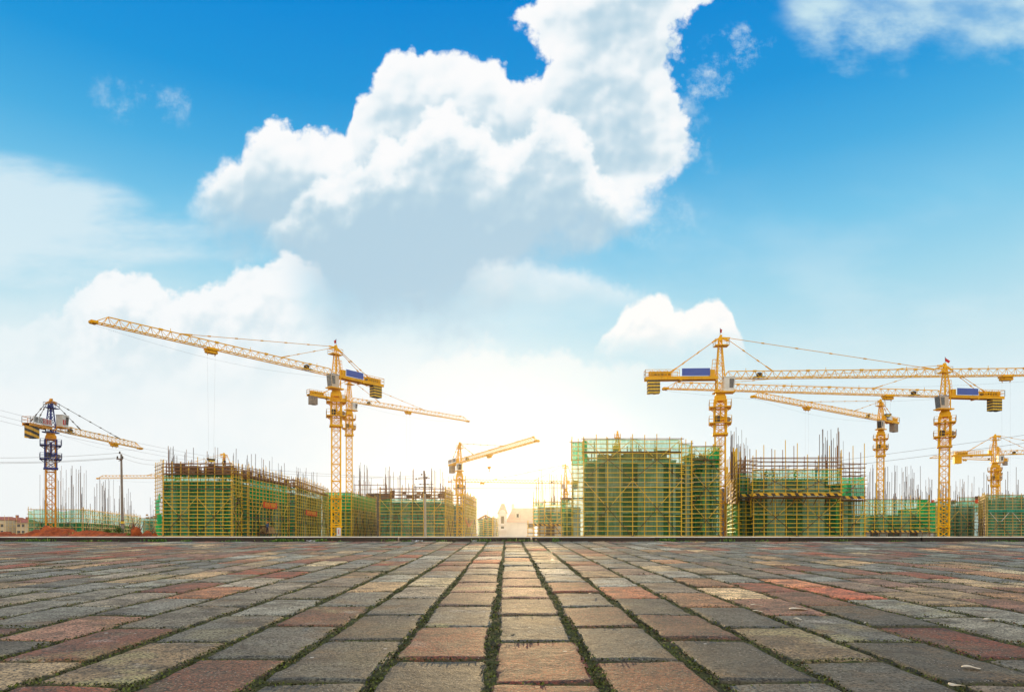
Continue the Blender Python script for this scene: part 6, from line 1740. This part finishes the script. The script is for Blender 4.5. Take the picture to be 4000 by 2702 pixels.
# ------------------------------------------------------------------ people on the site
def cloth_mat(name, stops):
    m, nt, b, tc = new_mat(name)
    sp = nt.nodes.new('ShaderNodeSeparateXYZ'); nt.links.new(tc.outputs['Object'], sp.inputs[0])
    nt.links.new(ramp(nt, NX(nt, sp.outputs[2]) / 2.0 + noise(nt, tc.outputs['Object'], 9, 2, .5) * .02, stops, 'CONSTANT'), b.inputs['Base Color']); b.inputs['Roughness'].default_value = .85
    return m
SKIN = (0.36, 0.19, 0.12)
M['helmet_orange'] = simple('orange_helmet', (0.70, 0.16, 0.03), (0.6, 0.12, 0.02), 4, .35)
M['helmet_yellow'] = simple('yellow_helmet', (0.80, 0.60, 0.05), (0.7, 0.5, 0.04), 4, .35)
def person(label, loc, face, shirt, trousers, helmet, pose='reach', s=1.0):
    """one skinned body: legs, torso, arms, neck and head; helmet is a child"""
    root = thing('person', label, 'person', loc, 'workers on the scaffolds')
    if pose == 'crouch':
        J_ = {'pel': (0, .05, .48), 'ch': (0, -.16, .86), 'nk': (0, -.26, 1.06), 'hd': (0, -.31, 1.20), 'ht': (0, -.33, 1.33), 'kL': (.14, -.34, .50), 'aL': (.14, -.06, .10), 'tL': (.14, -.26, .04), 'kR': (-.14, -.34, .50), 'aR': (-.14, -.06, .10), 'tR': (-.14, -.26, .04),
              'sL': (.20, -.19, .96), 'eL': (.25, -.42, .72), 'wL': (.16, -.62, .60), 'hL': (.13, -.70, .57), 'sR': (-.20, -.19, .96), 'eR': (-.25, -.42, .72), 'wR': (-.16, -.62, .60), 'hR': (-.13, -.70, .57)}
    else:
        r_ = 1 if pose == 'reach' else 0
        J_ = {'pel': (0, 0, .95), 'ch': (0, -.03 - .05 * r_, 1.28), 'nk': (0, -.05 - .06 * r_, 1.48), 'hd': (0, -.07 - .07 * r_, 1.60), 'ht': (0, -.07 - .07 * r_, 1.74), 'kL': (.10, -.03, .50), 'aL': (.11, .03, .09), 'tL': (.12, -.15, .04), 'kR': (-.10, -.06, .50), 'aR': (-.12, .0, .09), 'tR': (-.13, -.18, .04),
              'sL': (.20, -.05, 1.41), 'eL': (.27, -.08 - .15 * r_, 1.14 + .03 * r_), 'wL': (.25, -.12 - .32 * r_, .92 + .16 * r_), 'hL': (.24, -.15 - .36 * r_, .84 + .22 * r_), 'sR': (-.20, -.05, 1.41), 'eR': (-.27, -.06 - .14 * r_, 1.14), 'wR': (-.25, -.1 - .30 * r_, .92 + .1 * r_), 'hR': (-.24, -.12 - .36 * r_, .84 + .16 * r_)}
    rad = {'pel': .145, 'ch': .165, 'nk': .06, 'hd': .085, 'ht': .07, 'k': .068, 'a': .05, 't': .04, 's': .07, 'e': .047, 'w': .036, 'h': .04}
    names = list(J_); ix = {n: i for i, n in enumerate(names)}
    E_ = [('pel', 'ch'), ('ch', 'nk'), ('nk', 'hd'), ('hd', 'ht')] + [q for s_ in 'LR' for q in (('pel', 'k' + s_), ('k' + s_, 'a' + s_), ('a' + s_, 't' + s_), ('ch', 's' + s_), ('s' + s_, 'e' + s_), ('e' + s_, 'w' + s_), ('w' + s_, 'h' + s_))]
    me = bpy.data.meshes.new('body'); ca, sa = math.cos(face), math.sin(face)
    me.from_pydata([((x * ca - y * sa) * s, (x * sa + y * ca) * s, z * s) for x, y, z in J_.values()], [(ix[a], ix[b_]) for a, b_ in E_], [])
    hz = 1.05 if pose == 'crouch' else 1.47
    wz = .55 if pose == 'crouch' else .98
    key = (shirt, trousers, pose)
    me.materials.append(cloth_mat('worker_clothes', [(0, (0.03, 0.025, 0.02)), (.05, trousers), (wz / 2, shirt), (hz / 2, SKIN)]))
    o = link_mesh('body', me, root)
    md = o.modifiers.new('skin', 'SKIN')
    for i, n in enumerate(names):
        r = rad.get(n, rad.get(n[0], .05)) * s
        me.skin_vertices[0].data[i].radius = (r, r * (.8 if n in ('pel', 'ch') else 1))
        me.skin_vertices[0].data[i].use_root = (n == 'pel')
    sb = o.modifiers.new('smooth', 'SUBSURF'); sb.levels = 1; sb.render_levels = 2
    mb = MB(); hp = J_['hd']; hx, hy, hzz = (hp[0] * ca - hp[1] * sa) * s + loc[0], (hp[0] * sa + hp[1] * ca) * s + loc[1], hp[2] * s + loc[2]
    k = 0
    for i in range(6):
        th = math.pi / 2 * i / 5; 
        for j in range(12):
            ph = 2 * math.pi * j / 12; mb.v.append((hx + .145 * math.sin(th) * math.cos(ph), hy + .16 * math.sin(th) * math.sin(ph), hzz + .06 + .14 * math.cos(th)))
    for i in range(5):
        for j in range(12): mb.face([i * 12 + j, (i + 1) * 12 + j, (i + 1) * 12 + (j + 1) % 12, i * 12 + (j + 1) % 12])
    mb.tube((hx, hy, hzz + .05), (hx, hy, hzz + .075), .19, .17, 12)
    mb.build('helmet', M[helmet], root)
    return root
person('worker in a dark blue shirt and orange helmet beside the stack of boards', (tp[0] + 1.75, tp[1] - 2.35, zpl + .05), R(200), (0.03, 0.09, 0.22), (0.03, 0.03, 0.05), 'helmet_orange', 'reach', 1.0)
zr9 = zt(1868, 86.6)
person('standing worker in blue with a yellow helmet on the stepped building roof', (PX(3188, 88.5), 88.5, zr9), R(30), (0.04, 0.12, 0.32), (0.04, 0.10, 0.28), 'helmet_yellow', 'reach', 1.0)
person('crouching worker in green with a yellow helmet on the stepped building roof', (PX(3101, 88.2), 88.2, zr9 - .05), R(60), (0.05, 0.16, 0.08), (0.06, 0.06, 0.05), 'helmet_yellow', 'crouch', 1.0)
person('crouching worker in a tan shirt with an orange helmet on the stepped building roof', (PX(3025, 88.4), 88.4, zr9 - .05), R(-60), (0.32, 0.20, 0.12), (0.05, 0.05, 0.06), 'helmet_orange', 'crouch', 1.0)
person('crouching worker in olive beside the net at the western roof corner', (PX(2988, 88.0), 88.0, zr9 - .05), R(20), (0.10, 0.12, 0.05), (0.05, 0.05, 0.04), 'helmet_yellow', 'crouch', 1.0)
person('worker sitting in dark clothes on top of the long scaffold near the hook', (PX(880, 101.5), 101.5, zt(1825, 101.5)), R(-10), (0.05, 0.035, 0.03), (0.04, 0.03, 0.03), 'helmet_orange', 'crouch', 1.0)

# ------------------------------------------------------------------ the air over the site
m = bpy.data.materials.new('site_haze'); m.use_nodes = True; nt = m.node_tree
nt.nodes.remove(nt.nodes['Principled BSDF'])
pvn = nt.nodes.new('ShaderNodeVolumePrincipled'); pvn.inputs['Color'].default_value = (1.0, 0.95, 0.86, 1); pvn.inputs['Density'].default_value = HAZE; pvn.inputs['Anisotropy'].default_value = 0.85
nt.links.new(pvn.outputs[0], nt.nodes['Material Output'].inputs['Volume'])
mb = MB(); mb.box((0, 320, 19.5), (860, 800, 46))
hzb = mb.build('haze', m, None, (0, 320, 19.5)); hzb['kind'] = 'stuff'
